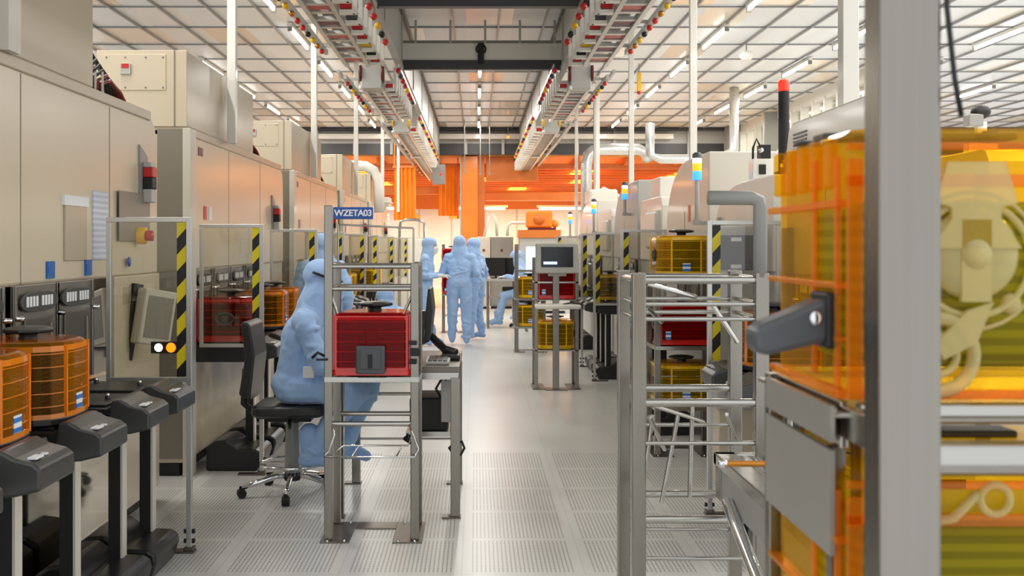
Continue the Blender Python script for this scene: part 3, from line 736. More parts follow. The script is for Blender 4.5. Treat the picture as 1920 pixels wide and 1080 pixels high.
# red topped beacon
t = thing('beacon_pole', 'black pole beacon with red cap standing above the right tool', 'signal light', (2.03, 6.95, 2.05))
MB().tube((0,0,0), (0,0,.56), .036).build('pole', 'blackm', t); MB().lathe([(.037,.56),(.037,.62),(.025,.635),(0,.637)], n=16).build('cap', 'litr', t)
MB().box(-.05,.05,-.05,.05,0,.03).build('foot', 'blackm', t)
# dark unit and white box above the white right machine
g = MB(); g.use('blackm').box(2.0, 2.07, 7.4, 7.5, 2.2, 2.3).path([(2.0,7.4,2.28),(1.97,7.4,2.34),(1.95,7.42,2.28),(1.95,7.42,2.2)], .008); g.use('chrome').ball((2.0, 7.39, 2.26), .02)
tag(g.build('valve_unit'), 'black valve unit with hoses above the white right machine', 'valve')
g = MB(); g.use('white').box(1.94, 2.08, 7.38, 7.5, 2.05, 2.2); g.use('blackm').box(1.98, 2.03, 7.37, 7.38, 2.09, 2.16); tag(g.build('control_unit', None, None, .006), 'small white control unit under the black valve unit', 'control box')
# camera-like device over the foreground pod
t = thing('ceiling_sensor', 'grey and black sensor head standing above the foreground yellow pod', 'sensor', (4.12, 8.6, 2.3))
MB().box(-.12, .12, -.05, .05, 0, .12).box(-.04, .04, -.03, .03, .1, .3).build('bracket', 'white', t, .005)
MB().ball((0,0,.38), .08, .07, .06).build('dome', 'blackm', t); MB().box(-.12, 0, -.06, .06, .26, .36).build('sensor_body', 'mgrey', t, .01)
MB().box(0,.12,-.05,.03,.12,.22).build('connector', 'blackm', t)
right_tool(7.6, 12.5, 2.3, 'wide pale machine far right seen over the foreground pod', 'beige2', False, 3.7)
# dark guard door column left of the foreground pod
tag(MB().box(1.86, 1.92, 6.3, 6.42, 0, 1.7).build('door_post', 'charcoal', None, .004), 'dark upright beside the yellow pod at the end of the right tool', 'post')
# ================================================================ STEEL POD RACKS
def rack(x0, x1, y0, y1, label, zs=(1.48, 1.36), shelf=(.885,), low=(.63,), sign=False, base=True, ztop=1.5, wire=True):
    t = thing('pod_rack', label, 'rack', (x0, y0, 0), 0, 'steel pod racks'); W = x1-x0; D = y1-y0; lw = .045
    for (x, y) in ((0,0), (W-lw,0), (0,D-lw), (W-lw,D-lw)):
        h = ztop
        if sign and x == 0 and y == 0: h = 1.81
        MB().box(x, x+lw, y, y+lw, .006, h).build('leg', 'steel', t, .004)
    for i, z in enumerate(zs):
        r = .013 if i == 0 or not wire is False else .0075
        for p, q in (((lw, .02, z), (W-lw, .02, z)), ((lw, D-.02, z), (W-lw, D-.02, z)), ((.02, lw, z), (.02, D-lw, z)), ((W-.02, lw, z), (W-.02, D-lw, z))): MB().tube(p, q, r).build('guard_rail', 'steelh', t)
    for z in shelf:
        g = MB().box(.0, W, -.004, .03, z-.03, z).box(0, W, D-.03, D+.004, z-.03, z).box(-.004, .03, 0, D, z-.03, z).box(W-.03, W+.004, 0, D, z-.03, z)
        g.box(.03, W-.03, .03, D-.03, z-.012, z-.004); g.build('shelf', 'steelh', t, .003)
    for z in low:
        for y in (.02, D-.02): MB().tube((lw, y, z), (W-lw, y, z), .014 if wire or z in (1.07, .68) else .007).build('cross_rail', 'steelh', t)
    if wire:
        z = low[0]-.17
        g = MB().path([(.05, .0, low[0]), (.06,-.03,low[0]-.05), (.03, -.02, z+.03), (.0,-.03,z), (W-.02,-.03,z), (W-.0,-.02,z+.04), (W-.05,0,low[0])], .005)
        g.path([(.06,.03,z+.02), (.1,.06,z+.045), (W-.06,.06,z+.045), (W-.04,.0,z+.1)], .005).tube((.15,-.03,z), (.18,.06,z+.045), .004).tube((W-.12,-.03,z), (W-.09,.06,z+.045), .004)
        g.build('wire_holder', 'chrome', t)
    if base:
        g = MB().box(-.02, .14, -.04, D, 0, .006).box(W-.14, W+.02, -.04, D, 0, .006).box(.14, W-.14, D-.14, D, 0, .006); g.build('base_plate', 'plate', t, .002)
        g = MB()
        for x, y in ((.02,-.025),(.11,-.02),(W-.02,-.025),(W-.11,-.02),(.1,D-.02),(W-.1,D-.02)): g.lathe([(.009,.006),(.007,.014),(0,.015)], (x,y,0), 8)
        g.build('bolts', 'chrome', t)
    return t
rk = rack(-.82, -.31, 5.67, 6.05, 'tall steel cart with the blue sign, red pod on its shelf', sign=True)
g = MB().box(.05, .265, -.006, .004, 1.735, 1.8); sg = g.build('sign', 'signblue', rk, .004)
fc = bpy.data.curves.new('t', 'FONT'); fc.body = 'WZETA03'; fc.size = .047; fc.extrude = .001; fc.align_x = 'CENTER'; fc.align_y = 'CENTER'; fc.offset = .0012; fc.space_character = .95
fo = bpy.data.objects.new('t', fc); COL.objects.link(fo); bpy.context.view_layer.update()
me = bpy.data.meshes.new_from_object(fo.evaluated_get(bpy.context.evaluated_depsgraph_get())); bpy.data.objects.remove(fo)
lt = bpy.data.objects.new('lettering', me); me.materials.clear(); me.materials.append(M['paper']); COL.objects.link(lt); lt.parent = sg; lt.location = (.158, -.008, 1.767); lt.rotation_euler = (PI/2, 0, 0); lt['label'] = 'white letters WZETA03'
# a thin inner frame standing in the cart
MB().tube((.05, .2, 1.5), (.05, .2, 1.71), .006).tube((.05,.2,1.71), (.47,.2,1.69), .005).tube((.47,.2,1.69),(.47,.2,1.5),.005).build('upper_wire_frame', 'steelh', rk)
for x in (.03, .48): MB().tube((x, .03, 1.34), (x+(.05 if x < .2 else -.07), .03, 1.19), .008).build('stay', 'steelh', rk)
g = MB(); g.path([(.0,-.0,1.0),(-.03,-.03,1.02),(-.06,-.02,.99)], .008).box(-.04,.02,-.02,.0,.975,.985); g.build('hook', 'blackm', rk)
for z in (.06,.08,.1): pass
g = MB().box(.465, .52, -.03, .0, 1.0, 1.04).box(.46, .5, -.04, -.0, 1.06, 1.08).tube((.46,-.03,.97), (.5,-.03,.97), .012); g.build('side_clip', 'blackm', rk)
pod('r', 'bright red wafer pod with a dark grip block on the steel cart shelf', (-.565, 5.87, .886), 0, None, block=True, lab=False).scale.z = 1.07
g = MB().box(-.615, -.52, 5.63, 5.645, 1.19, 1.2)
# racks on the right
rk2 = rack(.52, .975, 3.5, 3.9, 'empty steel rack in the right foreground', zs=(1.48, 1.40, 1.35), shelf=(), low=(1.07, .935, .68, .55), base=True, ztop=1.505, wire=False)
MB().tube((.05,.03,1.47), (.27,.3,1.41), .009).tube((.05,.03,1.39), (.15,.3,1.32), .008).tube((.27,.03,1.40), (.42,.3,1.25), .009).build('slanting_guides', 'chrome', rk2)
MB().tube((.07,.03,1.06), (.3,.3,.96), .007).tube((.06,.03,1.02), (.16,.3,.86), .008).tube((.32,.03,1.03), (.42,.3,.9), .006).tube((.1,.2,1.0),(.06,.2,.7),.007).tube((.2,.25,1.0),(.14,.25,.68),.008).tube((.25,.25,1.05),(.24,.25,.7),.008).build('lower_guides', 'steelh', rk2)
MB().path([(.43,.022,1.49),(.43,.022,1.72),(.425,.022,1.745),(.40,.022,1.755),(.255,.022,1.755)], .024).build('arch_handle', 'mgrey', rk2)
rk3 = rack(1.35, 1.83, 7.95, 8.38, 'steel rack holding three pods, yellow, red and yellow', zs=(1.36,), shelf=(1.345, .83, .37), low=(.6,), base=True, ztop=1.36, wire=False)
px_ = 1.59
pod('y', 'yellow wafer pod on the top shelf of the three pod rack', (px_, 8.16, 1.346), PI, None, ribs=4)
pod('r', 'red wafer pod on the middle shelf of the three pod rack', (px_, 8.16, .831), 0, None)
pod('y', 'yellow wafer pod on the lowest shelf of the three pod rack', (px_, 8.16, .371), PI, None, ribs=4)
# mid-aisle work stand with monitor
rk4 = thing('monitor_stand', 'steel work stand with a monitor in the middle of the aisle, pods under it', 'workstation', (.64, 11.6, 0))
for x, y in ((0,0), (.45,0), (0,.4), (.45,.4)): MB().box(x, x+.04, y, y+.04, .01, 1.45).build('leg', 'steel', rk4, .003)
MB().box(.2, .27, -.05, .02, .01, 1.28).build('centre_post', 'steel', rk4, .003)
for x in (-.02, .37): MB().box(x, x+.14, -.03, .44, 0, .01).build('foot_plate', 'plate', rk4)
MB().box(.12, .36, -.09, .1, 0, .01).box(.0, .03, -.02, -.01, .0, .0101).build('centre_foot', 'plate', rk4)
for a_, b_ in ((1.17, 1.19), (.42, .435), (.98, .99)): MB().box(0, .49, -.0, .44, a_, b_).build('shelf', 'steelh', rk4, .002)
MB().rbox(.0, .49, -.28, -.02, .9, .95, .03).build('keyboard_tray', 'white', rk4, .006)
MB().path([(.3,-.2,.95),(.38,-.2,.965),(.5,-.25,.955)], .008).build('cable', 'blackm', rk4)
mn = thing('monitor', 'square grey monitor with a dark screen on the aisle work stand', 'monitor', (.885, 11.55, 1.28))
MB().rbox(-.235, .235, -.03, .04, .0, .33, .02).build('casing', 'lgrey', mn, .006); MB().box(-.175, .175, -.034, -.028, .07, .29).build('screen', 'screen', mn)
MB().box(-.15, .0, -.037, -.034, .1, .13).build('lit_window', 'litscreen', mn); MB().box(-.1,.1,-.02,.03,-.03,0).build('stand', 'mgrey', mn)
pod('r', 'red wafer pod under the aisle monitor', (.885, 11.83, .99), 0, None)
pod('y', 'yellow wafer pod on the low shelf of the aisle work stand', (.885, 11.83, .435), PI, None)
rk5 = rack(.58, 1.03, 15.6, 16.0, 'farther steel rack left of the aisle work stand', zs=(1.2,), shelf=(.8, .38), low=(.6,), ztop=1.6, wire=False)
pod('y', 'small yellow wafer pod on the farther rack, upper', (.80, 15.8, .801), PI, None); pod('y', 'small yellow wafer pod on the farther rack, lower', (.80, 15.8, .381), PI, None)
rk6 = rack(-.62, -.2, 19.0, 19.4, 'distant steel rack with red pods behind the standing workers', zs=(1.5,), shelf=(1.2, .7), low=(.3,), ztop=1.6, wire=False)
pod('r', 'distant red wafer pod between the standing workers, upper', (-.41, 19.2, 1.201), 0, None); pod('r', 'distant red wafer pod between the standing workers, lower', (-.41, 19.2, .701), 0, None)
# steel bench in the right foreground
b = thing('steel_bench', 'steel bench with a grooved top at the lower right', 'bench', (.80, 2.1, 0))
g = MB().box(0, .07, 0, 1.45, .86, .9).box(0.0, .5, 1.41, 1.45, .86, .9).box(.43, .5, 0, 1.45, .86, .9); g.build('top_frame', 'steelh', b, .004)
MB().box(.005, .03, .0, 1.45, .76, .86).build('apron', 'mgrey', b, .003)
g = MB()
for k in range(9): g.tube((.09+k*.037, .04, .885), (.09+k*.037, 1.41, .885), .008)
g.build('roller_bars', 'steelh', b)
MB().box(.0, .04, 1.36, 1.42, .755, .86).build('corner_bracket', 'steel', b, .003)
for y in (.2,): MB().box(.0, .045, y, y+.045, 0, .86).build('leg', 'steel', b, .003)
for y in (.9, 1.38): MB().box(.45, .495, y, y+.045, 0, .86).build('leg', 'steel', b, .003)
MB().tube((-.012, 1.2, .79), (-.012, .1, .40), .02).build('brace', 'chrome', b)
t = thing('rod_handle', 'brown rod with a bright knob reaching over the steel bench', 'handle', (.70, 2.95, .985))
MB().tube((0,0,.0), (.17,0,.0), .009).build('rod', 'copper', t); MB().ball((-.008,0,0), .015, .012, .012).build('knob', 'chrome', t); MB().box(.15,.17,-.01,.01,-.085,.0).build('bracket','steelh',t)
# ================================================================ FOREGROUND RACK AND PODS
f = thing('foreground_rack', 'wide brushed steel upright and rails of the rack closest to the camera', 'rack', (.441, 1.15, 0))
MB().box(0, .068, 0, .05, 0, 2.6).build('upright', 'steel', f, .004)
MB().box(.06, .1, .22, .26, 0.0, 1.38).build('rear_upright', 'steel', f)
MB().tube((.02, .12, 1.396), (.62, .12, 1.396), .0135).build('shelf_rail', 'steelh', f); MB().tube((.04,.55,1.39),(.62,.55,1.39),.012).build('shelf_rail', 'steelh', f)
MB().tube((.06, .04, 1.358), (.62, .04, 1.358), .02).build('lower_rail', 'steelh', f)
MB().box(.012, .022, .16, .44, 1.345, 1.405).box(.0, .6, .15, .5, 1.385, 1.392).box(.012, .022, .05, .17, 1.36, 1.40).build('side_rail', 'steelh', f, .002)
MB().box(.0, .022, .435, .46, 0.0, 1.405).build('rear_left_upright', 'steel', f, .002)
MB().box(-.004, .002, .15, .44, 1.215, 1.345).box(-.004,.002,.15,.44,1.355,1.40).build('side_plate', 'plate2', f)
MB().box(.0, .6, .12, .5, .985, .995).build('lower_shelf', 'steelh', f)
MB().box(.005, .022, .17, .19, 0.0, 1.345).build('inner_upright', 'steel', f)
tag(MB().path([(.517,1.16,2.1),(.516,1.155,1.95),(.514,1.15,1.86),(.518,1.14,1.78),(.53,1.15,1.74)], .003).build('cable', 'blackm'), 'thin black cable hanging down the right side of the foreground upright', 'cable')
def big_pod(z, label, handle=True):
    t = thing('wafer_pod', label, 'wafer pod', (.452, 1.29, z), 0, 'foreground pods')
    W, D, H = .42, .30, .335
    def ring(zz, i):
        x0, x1, y0, y1, r = i, W-i, i, D-i, .03; pts = []
        for cx, cy, t0 in ((x1-r, y1-r, 0), (x0+r, y1-r, PI/2), (x0+r, y0+r, PI), (x1-r, y0+r, 3*PI/2)):
            for k in range(5): a = t0+PI/2*k/4; pts.append((cx+r*math.cos(a), cy+r*math.sin(a), zz))
        return pts
    MB().rings([ring(0, .006), ring(.012, 0), ring(H-.03, 0), ring(H-.01, .008), ring(H, .025)], True, False).build('shell', 'foupf', t, .004)
    g = MB()   # domed side lobes
    for k in range(5):
        y = .04+k*.055; g.rbox(-.012, .002, y-.012, y+.012, H-.075, H-.012, .006)
    g.build('side_lobes', 'foupf', t)
    g = MB().box(-.012, .004, .0, D, .235, .245).box(-.012, .004, 0, D, .135, .143).box(-.01,.004,0,D,.0,.012).box(-.008, .0, .10, .108, .02, .30).box(-.008, 0, .012, .02, .0, .3).box(-.01,.004,.0,D,.07,.076)
    g.build('side_ribs', 'edgef', t, .002)
    g = MB().box(.0, W, -.008, .0, H-.03, H-.02).box(0, W, -.008, 0, H-.075, H-.06).box(.0, .02, -.008, 0, .0, H-.04).box(.02, W, -.006, 0, .0, .012); g.build('front_ribs', 'edgef', t, .002)
    g = MB().rbox(.04, W-.04, .06, D-.03, .03, H-.09, .03); g.build('inner_stack', 'green', t)
    # cream latch mechanism behind the front wall
    lm = MB()
    cx = .155
    lm.prism([(cx-.035,.29),(cx+.035,.29),(cx+.05,.24),(cx+.03,.235),(cx+.03,.22),(cx+.055,.185),(cx-.055,.185),(cx-.03,.22),(cx-.03,.235),(cx-.05,.24)], 'y', -.014, -.006)
    lm.box(cx-.018, cx+.018, -.014, -.006, .12, .22).lathe([(0,-.012),(.03,-.012),(.05,-.010),(.056,-.004),(.056,.0),(0,.0)], (cx,0,.178), 24, 'y').lathe([(0,-.0145),(.018,-.0145),(.018,-.01),(0,-.01)], (cx,0,.178), 16, 'y')
    lm.torus((cx-.0,-.004,.172), .070, .0045, 'y', 28); lm.torus((cx+.0,-.002,.17), .084, .003, 'y', 28)
    lm.prism([(cx-.01,.11),(cx+.02,.12),(cx-.0,.07),(cx-.04,.05),(cx-.05,.07)], 'y', -.015, -.005)
    lm.torus((cx-.045,-.006,.055), .045, .009, 'y', 24).torus((cx-.045,-.006,.055), .024, .005, 'y', 24)
    if handle: lm.build('latch_mechanism', 'cream', t); MB().ball((.203,.0,.117), .013, .008, .013).build('cam_button', 'cream', t)
    MB().box(.03, .30, .17, .22, H, H+.010).box(.02, .06, .24, .28, H, H+.006).build('top_flange', 'charcoal', t, .003)
    if not handle: MB().torus((.18,-.008,.293), .018, .005, 'y', 18).path([(.16,-.006,.30),(.13,-.006,.27),(.10,-.006,.265)], .006).build('ring_handle', 'cream', t)
    if handle:
        g = MB()
        h = [( -.005,.118),( -.012,.068),(-.05,.060),(-.09,.050),(-.103,.056),(-.106,.082),(-.09,.092),(-.05,.108),(-.02,.122)]
        g.prism([(x, z_) for x, z_ in h], 'y', .02, .075)
        hd = g.build('side_handle', 'dgrey', t, .012)
        MB().box(-.018, -.003, .015, .08, .060, .13).build('handle_mount', 'blackm', hd, .004)
        MB().ball((-.03, .018, .098), .008, .003, .009).build('rivet', 'chrome', hd)
    return t
big_pod(1.41, 'huge yellow translucent wafer pod in the right foreground behind the upright')
big_pod(.996, 'lower yellow wafer pod at the bottom right corner, under the shelf rails', False)
# ================================================================ DESK BY THE SEATED WORKER
d = thing('steel_desk', 'steel desk behind the steel cart, keyboard on it', 'desk', (-.83, 6.14, 0))
MB().box(0, .735, 0, .95, .85, .885).build('desk_top', 'plate', d, .004); MB().box(.01, .725, .01, .94, .81, .85).build('apron', 'steelh', d)
for x, y in ((.0, .0), (.68, 0), (0, .88), (.68, .88)):
    l_ = MB().box(x, x+.055, y, y+.055, .01, .82).build('leg', 'steel', d, .003); MB().box(x-.05, x+.06, y-.01, y+.065, 0, .01).build('foot_plate', 'plate', l_)
MB().tube((.03,.9,.6), (.7,.9,.6), .012).build('cross_rail', 'steelh', d); MB().tube((.03, .9, .3), (.7,.9,.3), .008).build('cross_rail', 'steelh', d)
t = thing('computer_box', 'black computer box slung under the desk on the right', 'computer', (-.40, 6.3, .48))
MB().rbox(0, .23, 0, .35, .0, .2, .02).build('casing', 'blackm', t, .006); MB().path([(.2,.0,.18),(.16,-.03,.26),(.2,-.03,.33),(.23,-.02,.3)], .008).build('cable', 'blackm', t); MB().path([(.05,-.02,.0),(.0,-.06,-.05),(-.02,-.04,-.03)], .02).build('plug', 'blackm', t)
MB().box(.19, .25, -.03, -.0, .06, .34).build('power_strip', 'lgrey', t, .004)
MB().box(-.02, .26, -.01, .36, -.03, .0).build('hanger_tray', 'steelh', t)
g = MB().box(-.06, -.055, 0, .01, .88, .885)
mo = thing('monitor', 'black monitor seen edge on beside the steel cart, on a low angled arm', 'monitor', (-.32, 6.75, .885))
MB().prism([(-.0,.10),(.03,.11),(.05,.30),(.035,.44),(.02,.44),(.0,.25)], 'y', -.22, .22).build('casing', 'black', mo, .006)
MB().path([(.03,0,.13),(.06,-.03,.10),(.12,-.08,.05),(.19,-.14,.035)], .026).build('arm', 'black', mo); MB().rbox(.1, .22, -.26, -.04, 0, .03, .02).build('foot', 'black', mo)
k_ = thing('keyboard', 'pale keyboard on the desk behind the cart', 'keyboard', (-.30, 6.25, .885)); MB().box(0, .14, 0, .32, 0, .018).build('body', 'lgrey', k_, .004)
g = MB()
for i in range(4):
    for j in range(11): g.box(.012+i*.03, .036+i*.03, .012+j*.0275, .034+j*.0275, .018, .024)
g.build('keys', 'charcoal', k_)
tag(MB().path([(-.11,6.22,.42),(-.085,6.2,.44),(-.07,6.2,.4),(-.09,6.2,.36),(-.14,6.2,.37),(-.16,6.2,.4),(-.13,6.2,.43)], .008).build('cable_loop', 'blackm'), 'small black cable loop on the right desk leg', 'cable')
# ================================================================ CHAIR
def chair(loc, rz, label):
    t = thing('lab_chair', label, 'chair', loc, rz, 'lab chairs')
    MB().rbox(-.23, .23, -.23, .23, .52, .59, .07).build('seat', 'black', t, .01)
    MB().prism([(-.25,.64),(-.23,.62),(-.2,.9),(-.23,1.1),(-.27,1.12),(-.29,1.1),(-.26,.9),(-.3,.66)], 'y', -.2, .2).build('backrest', 'black', t, .02)
    MB().path([(-.05,0,.5),(-.22,0,.5),(-.31,0,.58),(-.3,0,.8)], .022).build('back_support', 'blackm', t)
    MB().tube((0,0,.12), (0,0,.46), .05, .042).build('column_cover', 'mgrey', t); MB().tube((0,0,.42), (0,0,.52), .02).build('gas_column', 'chrome', t)
    MB().box(-.14,.14,-.12,.12,.48,.52).tube((0,-.1,.49), (.03,-.26,.47), .012).build('tilt_mechanism', 'blackm', t, .008)
    MB().torus((0,0,.2), .2, .011).tube((-.2,0,.2), (.2,0,.2), .008).tube((0,-.2,.2), (0,.2,.2), .008).build('foot_ring', 'chrome', t)
    for k in range(5):
        a = -PI/2+.05+2*PI*k/5; c, s = math.cos(a), math.sin(a)
        lg = MB().path([(0,0,.115),(c*.1,s*.1,.12),(c*.22,s*.22,.09),(c*.32,s*.32,.068)], .018).build('base_leg', 'chrome', t)
        MB().tube((c*.32-s*.022, s*.32+c*.022, .03), (c*.32+s*.022, s*.32-c*.022, .03), .029).box(c*.32-.012, c*.32+.012, s*.32-.012, s*.32+.012, .03, .075).build('caster', 'rubber', lg)
    MB().lathe([(.05,.09),(.05,.14),(.04,.15)], n=16).build('hub', 'blackm', t)
    return t
ch = chair((-1.14, 6.75, 0), 0, 'black lab chair with chrome star base under the seated worker'); ch.location.x = -1.18
# ================================================================ PEOPLE in blue coveralls
wr = bpy.data.textures.new('cloth_folds', 'CLOUDS'); wr.noise_scale = .1; wr.noise_depth = 2
def capsule(g, p, q, r1, r2, n=14):
    p, q = Vector(p), Vector(q); d = q-p; L_ = d.length
    d = d.normalized() if L_ > 1e-6 else Vector((0,0,1))
    up = Vector((0,0,1)) if abs(d.z) < .95 else Vector((0,1,0)); a = d.cross(up).normalized(); b = d.cross(a).normalized(); rs = []
    for j in range(1, 5): t = PI/2*j/4; rs.append((p-d*r1*math.cos(t), r1*math.sin(t)))
    for j in range(0, 4): t = PI/2*j/4; rs.append((q+d*r2*math.sin(t), r2*math.cos(t)))
    vs = [c+(a*math.cos(2*PI*k/n)+b*math.sin(2*PI*k/n))*r for c, r in rs for k in range(n)]
    fs = [(i*n+k, i*n+(k+1)%n, (i+1)*n+(k+1)%n, (i+1)*n+k) for i in range(len(rs)-1) for k in range(n)]
    m_ = len(vs); vs += [p-d*r1, q+d*r2]; o = (len(rs)-1)*n
    for k in range(n): fs.append((m_, (k+1)%n, k)); fs.append((m_+1, o+k, o+(k+1)%n))
    g.add(vs, fs, True)
def fuse(o, vox, smooth=6, fold=0):
    md = o.modifiers.new('fuse', 'REMESH'); md.mode = 'VOXEL'; md.voxel_size = vox; md.use_smooth_shade = True
    md = o.modifiers.new('soft', 'SMOOTH'); md.factor = .6; md.iterations = smooth
    if fold:
        md = o.modifiers.new('folds', 'DISPLACE'); md.texture = wr; md.texture_coords = 'GLOBAL'; md.strength = fold; md.mid_level = .5
    return o
def hand(t, wrist, direction, side, parent, curl=.5):
    """palm, four bent fingers of unequal length and a thumb leaving the side of the palm"""
    w_ = Vector(wrist); d = Vector(direction).normalized(); up = Vector((0,0,1)) if abs(d.z) < .8 else Vector((0,1,0))
    a = d.cross(up).normalized()*side; nrm = a.cross(d).normalized()
    if nrm.z > 0: nrm = -nrm
    g = MB(); capsule(g, w_-d*.05, w_+d*.01, .034, .03)
    for k in range(4): capsule(g, w_+d*.02+a*(.018*(k-1.5)*.7), w_+d*.085+a*(.02*(k-1.5)), .017, .013, 10)
    for k, L_ in enumerate((.062, .075, .08, .07)):
        b = w_+d*.088+a*(.021*(k-1.5)); m1 = b+(d*(1-curl*.3)+nrm*curl*.6).normalized()*L_*.5; e = m1+(d*(1-curl)+nrm*curl*1.2).normalized()*L_*.5
        capsule(g, b, m1, .0105, .0095, 8); capsule(g, m1, e, .0095, .0075, 8)
    b = w_+d*.03+a*.028; m1 = b+(d*.5+a*.7+nrm*.3).normalized()*.04; e = m1+(d*.9+a*.1+nrm*.4).normalized()*.035
    capsule(g, b, m1, .013, .011, 8); capsule(g, m1, e, .011, .009, 8)
    return fuse(g.build('glove', 'glove', parent), .0045, 2)
def person(label, loc, rz, J, face=True, vox=.014, gear=True):
    """J: joints in a frame with +x to the person's right... here +x is the way they face, +y their left, +z up"""
    t = thing('person', label, 'person', loc, rz)
    g = MB(); P_ = {k: Vector(v) for k, v in J.items()}
    pe, ch_, nk, hd = P_['pelvis'], P_['chest'], P_['neck'], P_['head']
    fw = P_.get('facing', Vector((1,0,0))).normalized(); lf = Vector((0,0,1)).cross(fw).normalized()
    body_l = (P_['shL']-P_['shR']).normalized()
    for s in (-1, 1): capsule(g, pe+body_l*s*.07, pe.lerp(ch_, .5)+body_l*s*.065, .115, .115); capsule(g, pe.lerp(ch_, .5)+body_l*s*.065, ch_+body_l*s*.075, .115, .125)
    capsule(g, pe-body_l*.08, pe+body_l*.08, .125, .125)
    capsule(g, P_['shR'], P_['shL'], .075, .075); capsule(g, ch_, nk, .12, .10)
    for s in 'LR': capsule(g, nk-Vector((0,0,.02)), P_['sh'+s], .085, .07); capsule(g, nk, hd, .07, .075)
    for s in 'LR':
        capsule(g, P_['sh'+s], P_['el'+s], .07, .06); capsule(g, P_['el'+s], P_['wr'+s], .058, .04)
        capsule(g, P_['hip'+s], P_['kn'+s], .108, .084); capsule(g, P_['kn'+s], P_['an'+s], .084, .062)
    rnd = random.Random(label)
    def folds(p, q, r1, r2, n):
        p, q = Vector(p), Vector(q); d = (q-p).normalized()
        for k in range(n):
            u = (k+.5+rnd.uniform(-.3, .3))/n; c_ = p.lerp(q, u); r = (r1+(r2-r1)*u)-.004
            nn = (d+Vector((rnd.uniform(-.7,.7), rnd.uniform(-.7,.7), rnd.uniform(-.7,.7)))).normalized()
            a = nn.orthogonal().normalized(); b = nn.cross(a); t0 = rnd.uniform(0, 6.28); m_ = 7; sp = rnd.uniform(2.2, 4.2)
            pts = [c_+(a*math.cos(t0+sp*i/m_)+b*math.sin(t0+sp*i/m_))*r for i in range(m_+1)]
            for i in range(m_):
                w1 = .006+.018*math.sin(PI*i/m_); w2 = .006+.018*math.sin(PI*(i+1)/m_)
                capsule(g, pts[i], pts[i+1], w1, w2, 8)
    for s in 'LR':
        folds(P_['sh'+s], P_['el'+s], .072, .062, 5); folds(P_['el'+s], P_['wr'+s], .06, .042, 4)
        folds(P_['hip'+s], P_['kn'+s], .108, .086, 5); folds(P_['kn'+s], P_['an'+s], .084, .064, 6)
    for s in (-1, 1): folds(pe+body_l*s*.05, ch_+body_l*s*.06, .125, .13, 7)
    fuse(g.build('body', 'suit', t, label='pale blue coverall'), vox*.85, 1, .022)
    # hood: skull plus a drape onto the shoulders
    g = MB(); c = hd
    capsule(g, c+Vector((0,0,.03))-fw*.022, c+Vector((0,0,.03))+fw*.018, .105, .1); capsule(g, c-fw*.02, c+fw*.012-Vector((0,0,.07)), .1, .09)
    capsule(g, c-Vector((0,0,.02)), nk, .1, .108); capsule(g, nk-body_l*.1-Vector((0,0,.03)), nk+body_l*.1-Vector((0,0,.03)), .07, .07)
    for s in (-1, 1): capsule(g, c-Vector((0,0,.02))+body_l*s*.02, nk+body_l*s*.09-Vector((0,0,.05)), .085, .07)
    fuse(g.build('hood', 'suitd', t), .011, 3, .015)
    if face:
        # face wedge: brow, nose and cheeks in the hood opening, eyes, mask and goggles strap
        g = MB(); capsule(g, c+fw*.055+Vector((0,0,.005)), c+fw*.05-Vector((0,0,.05)), .068, .06); capsule(g, c+fw*.118+Vector((0,0,.0)), c+fw*.128-Vector((0,0,.025)), .012, .016, 10)
        capsule(g, c+fw*.1-lf*.03+Vector((0,0,.022)), c+fw*.1+lf*.03+Vector((0,0,.022)), .02, .02, 10)
        fuse(g.build('face', 'skin', t), .006, 3)
        for s in (-1, 1):
            g = MB(); g.use('paper').ball(tuple(c+fw*.116+lf*s*.032+Vector((0,0,.006))), .011, .011, .007)
            g.use('blackm').ball(tuple(c+fw*.123+lf*s*.032+Vector((0,0,.006))), .005, .005, .005); g.build('eye', None, t)
        g = MB(); capsule(g, c+fw*.075-Vector((0,0,.045)), c+fw*.055-Vector((0,0,.095)), .066, .056); capsule(g, c+fw*.12-Vector((0,0,.03)), c+fw*.10-Vector((0,0,.09)), .03, .035)
        fuse(g.build('face_mask', 'suitd' if gear else 'paper', t), .008, 4)
        if gear:
            g = MB(); pts = []
            for k in range(13):
                a = -PI*.62+PI*1.24*k/12; pts.append(tuple(c+fw*.125*math.cos(a)+lf*.118*math.sin(a)+Vector((0,0,.012+.05*(1-math.cos(a))*.5))))
            g.path(pts, .008, 8); g.build('goggles', 'blackm', t)
    for s, sd in (('L', 1), ('R', -1)):
        if 'h'+s in P_: hand(t, P_['wr'+s]+P_['h'+s].normalized()*.03, P_['h'+s], sd, t, .5)
        an = P_['an'+s]; tf = P_.get('toe'+s, Vector((.16,0,-.07)))
        g = MB(); capsule(g, an+Vector((0,0,.12)), an, .07, .058); capsule(g, an-Vector((.03,0,.045)), an+tf*.55, .045, .046); capsule(g, an+tf*.5, an+tf*.95, .046, .036)
        fuse(g.build('boot', 'boot', t), .009, 4)
    return t
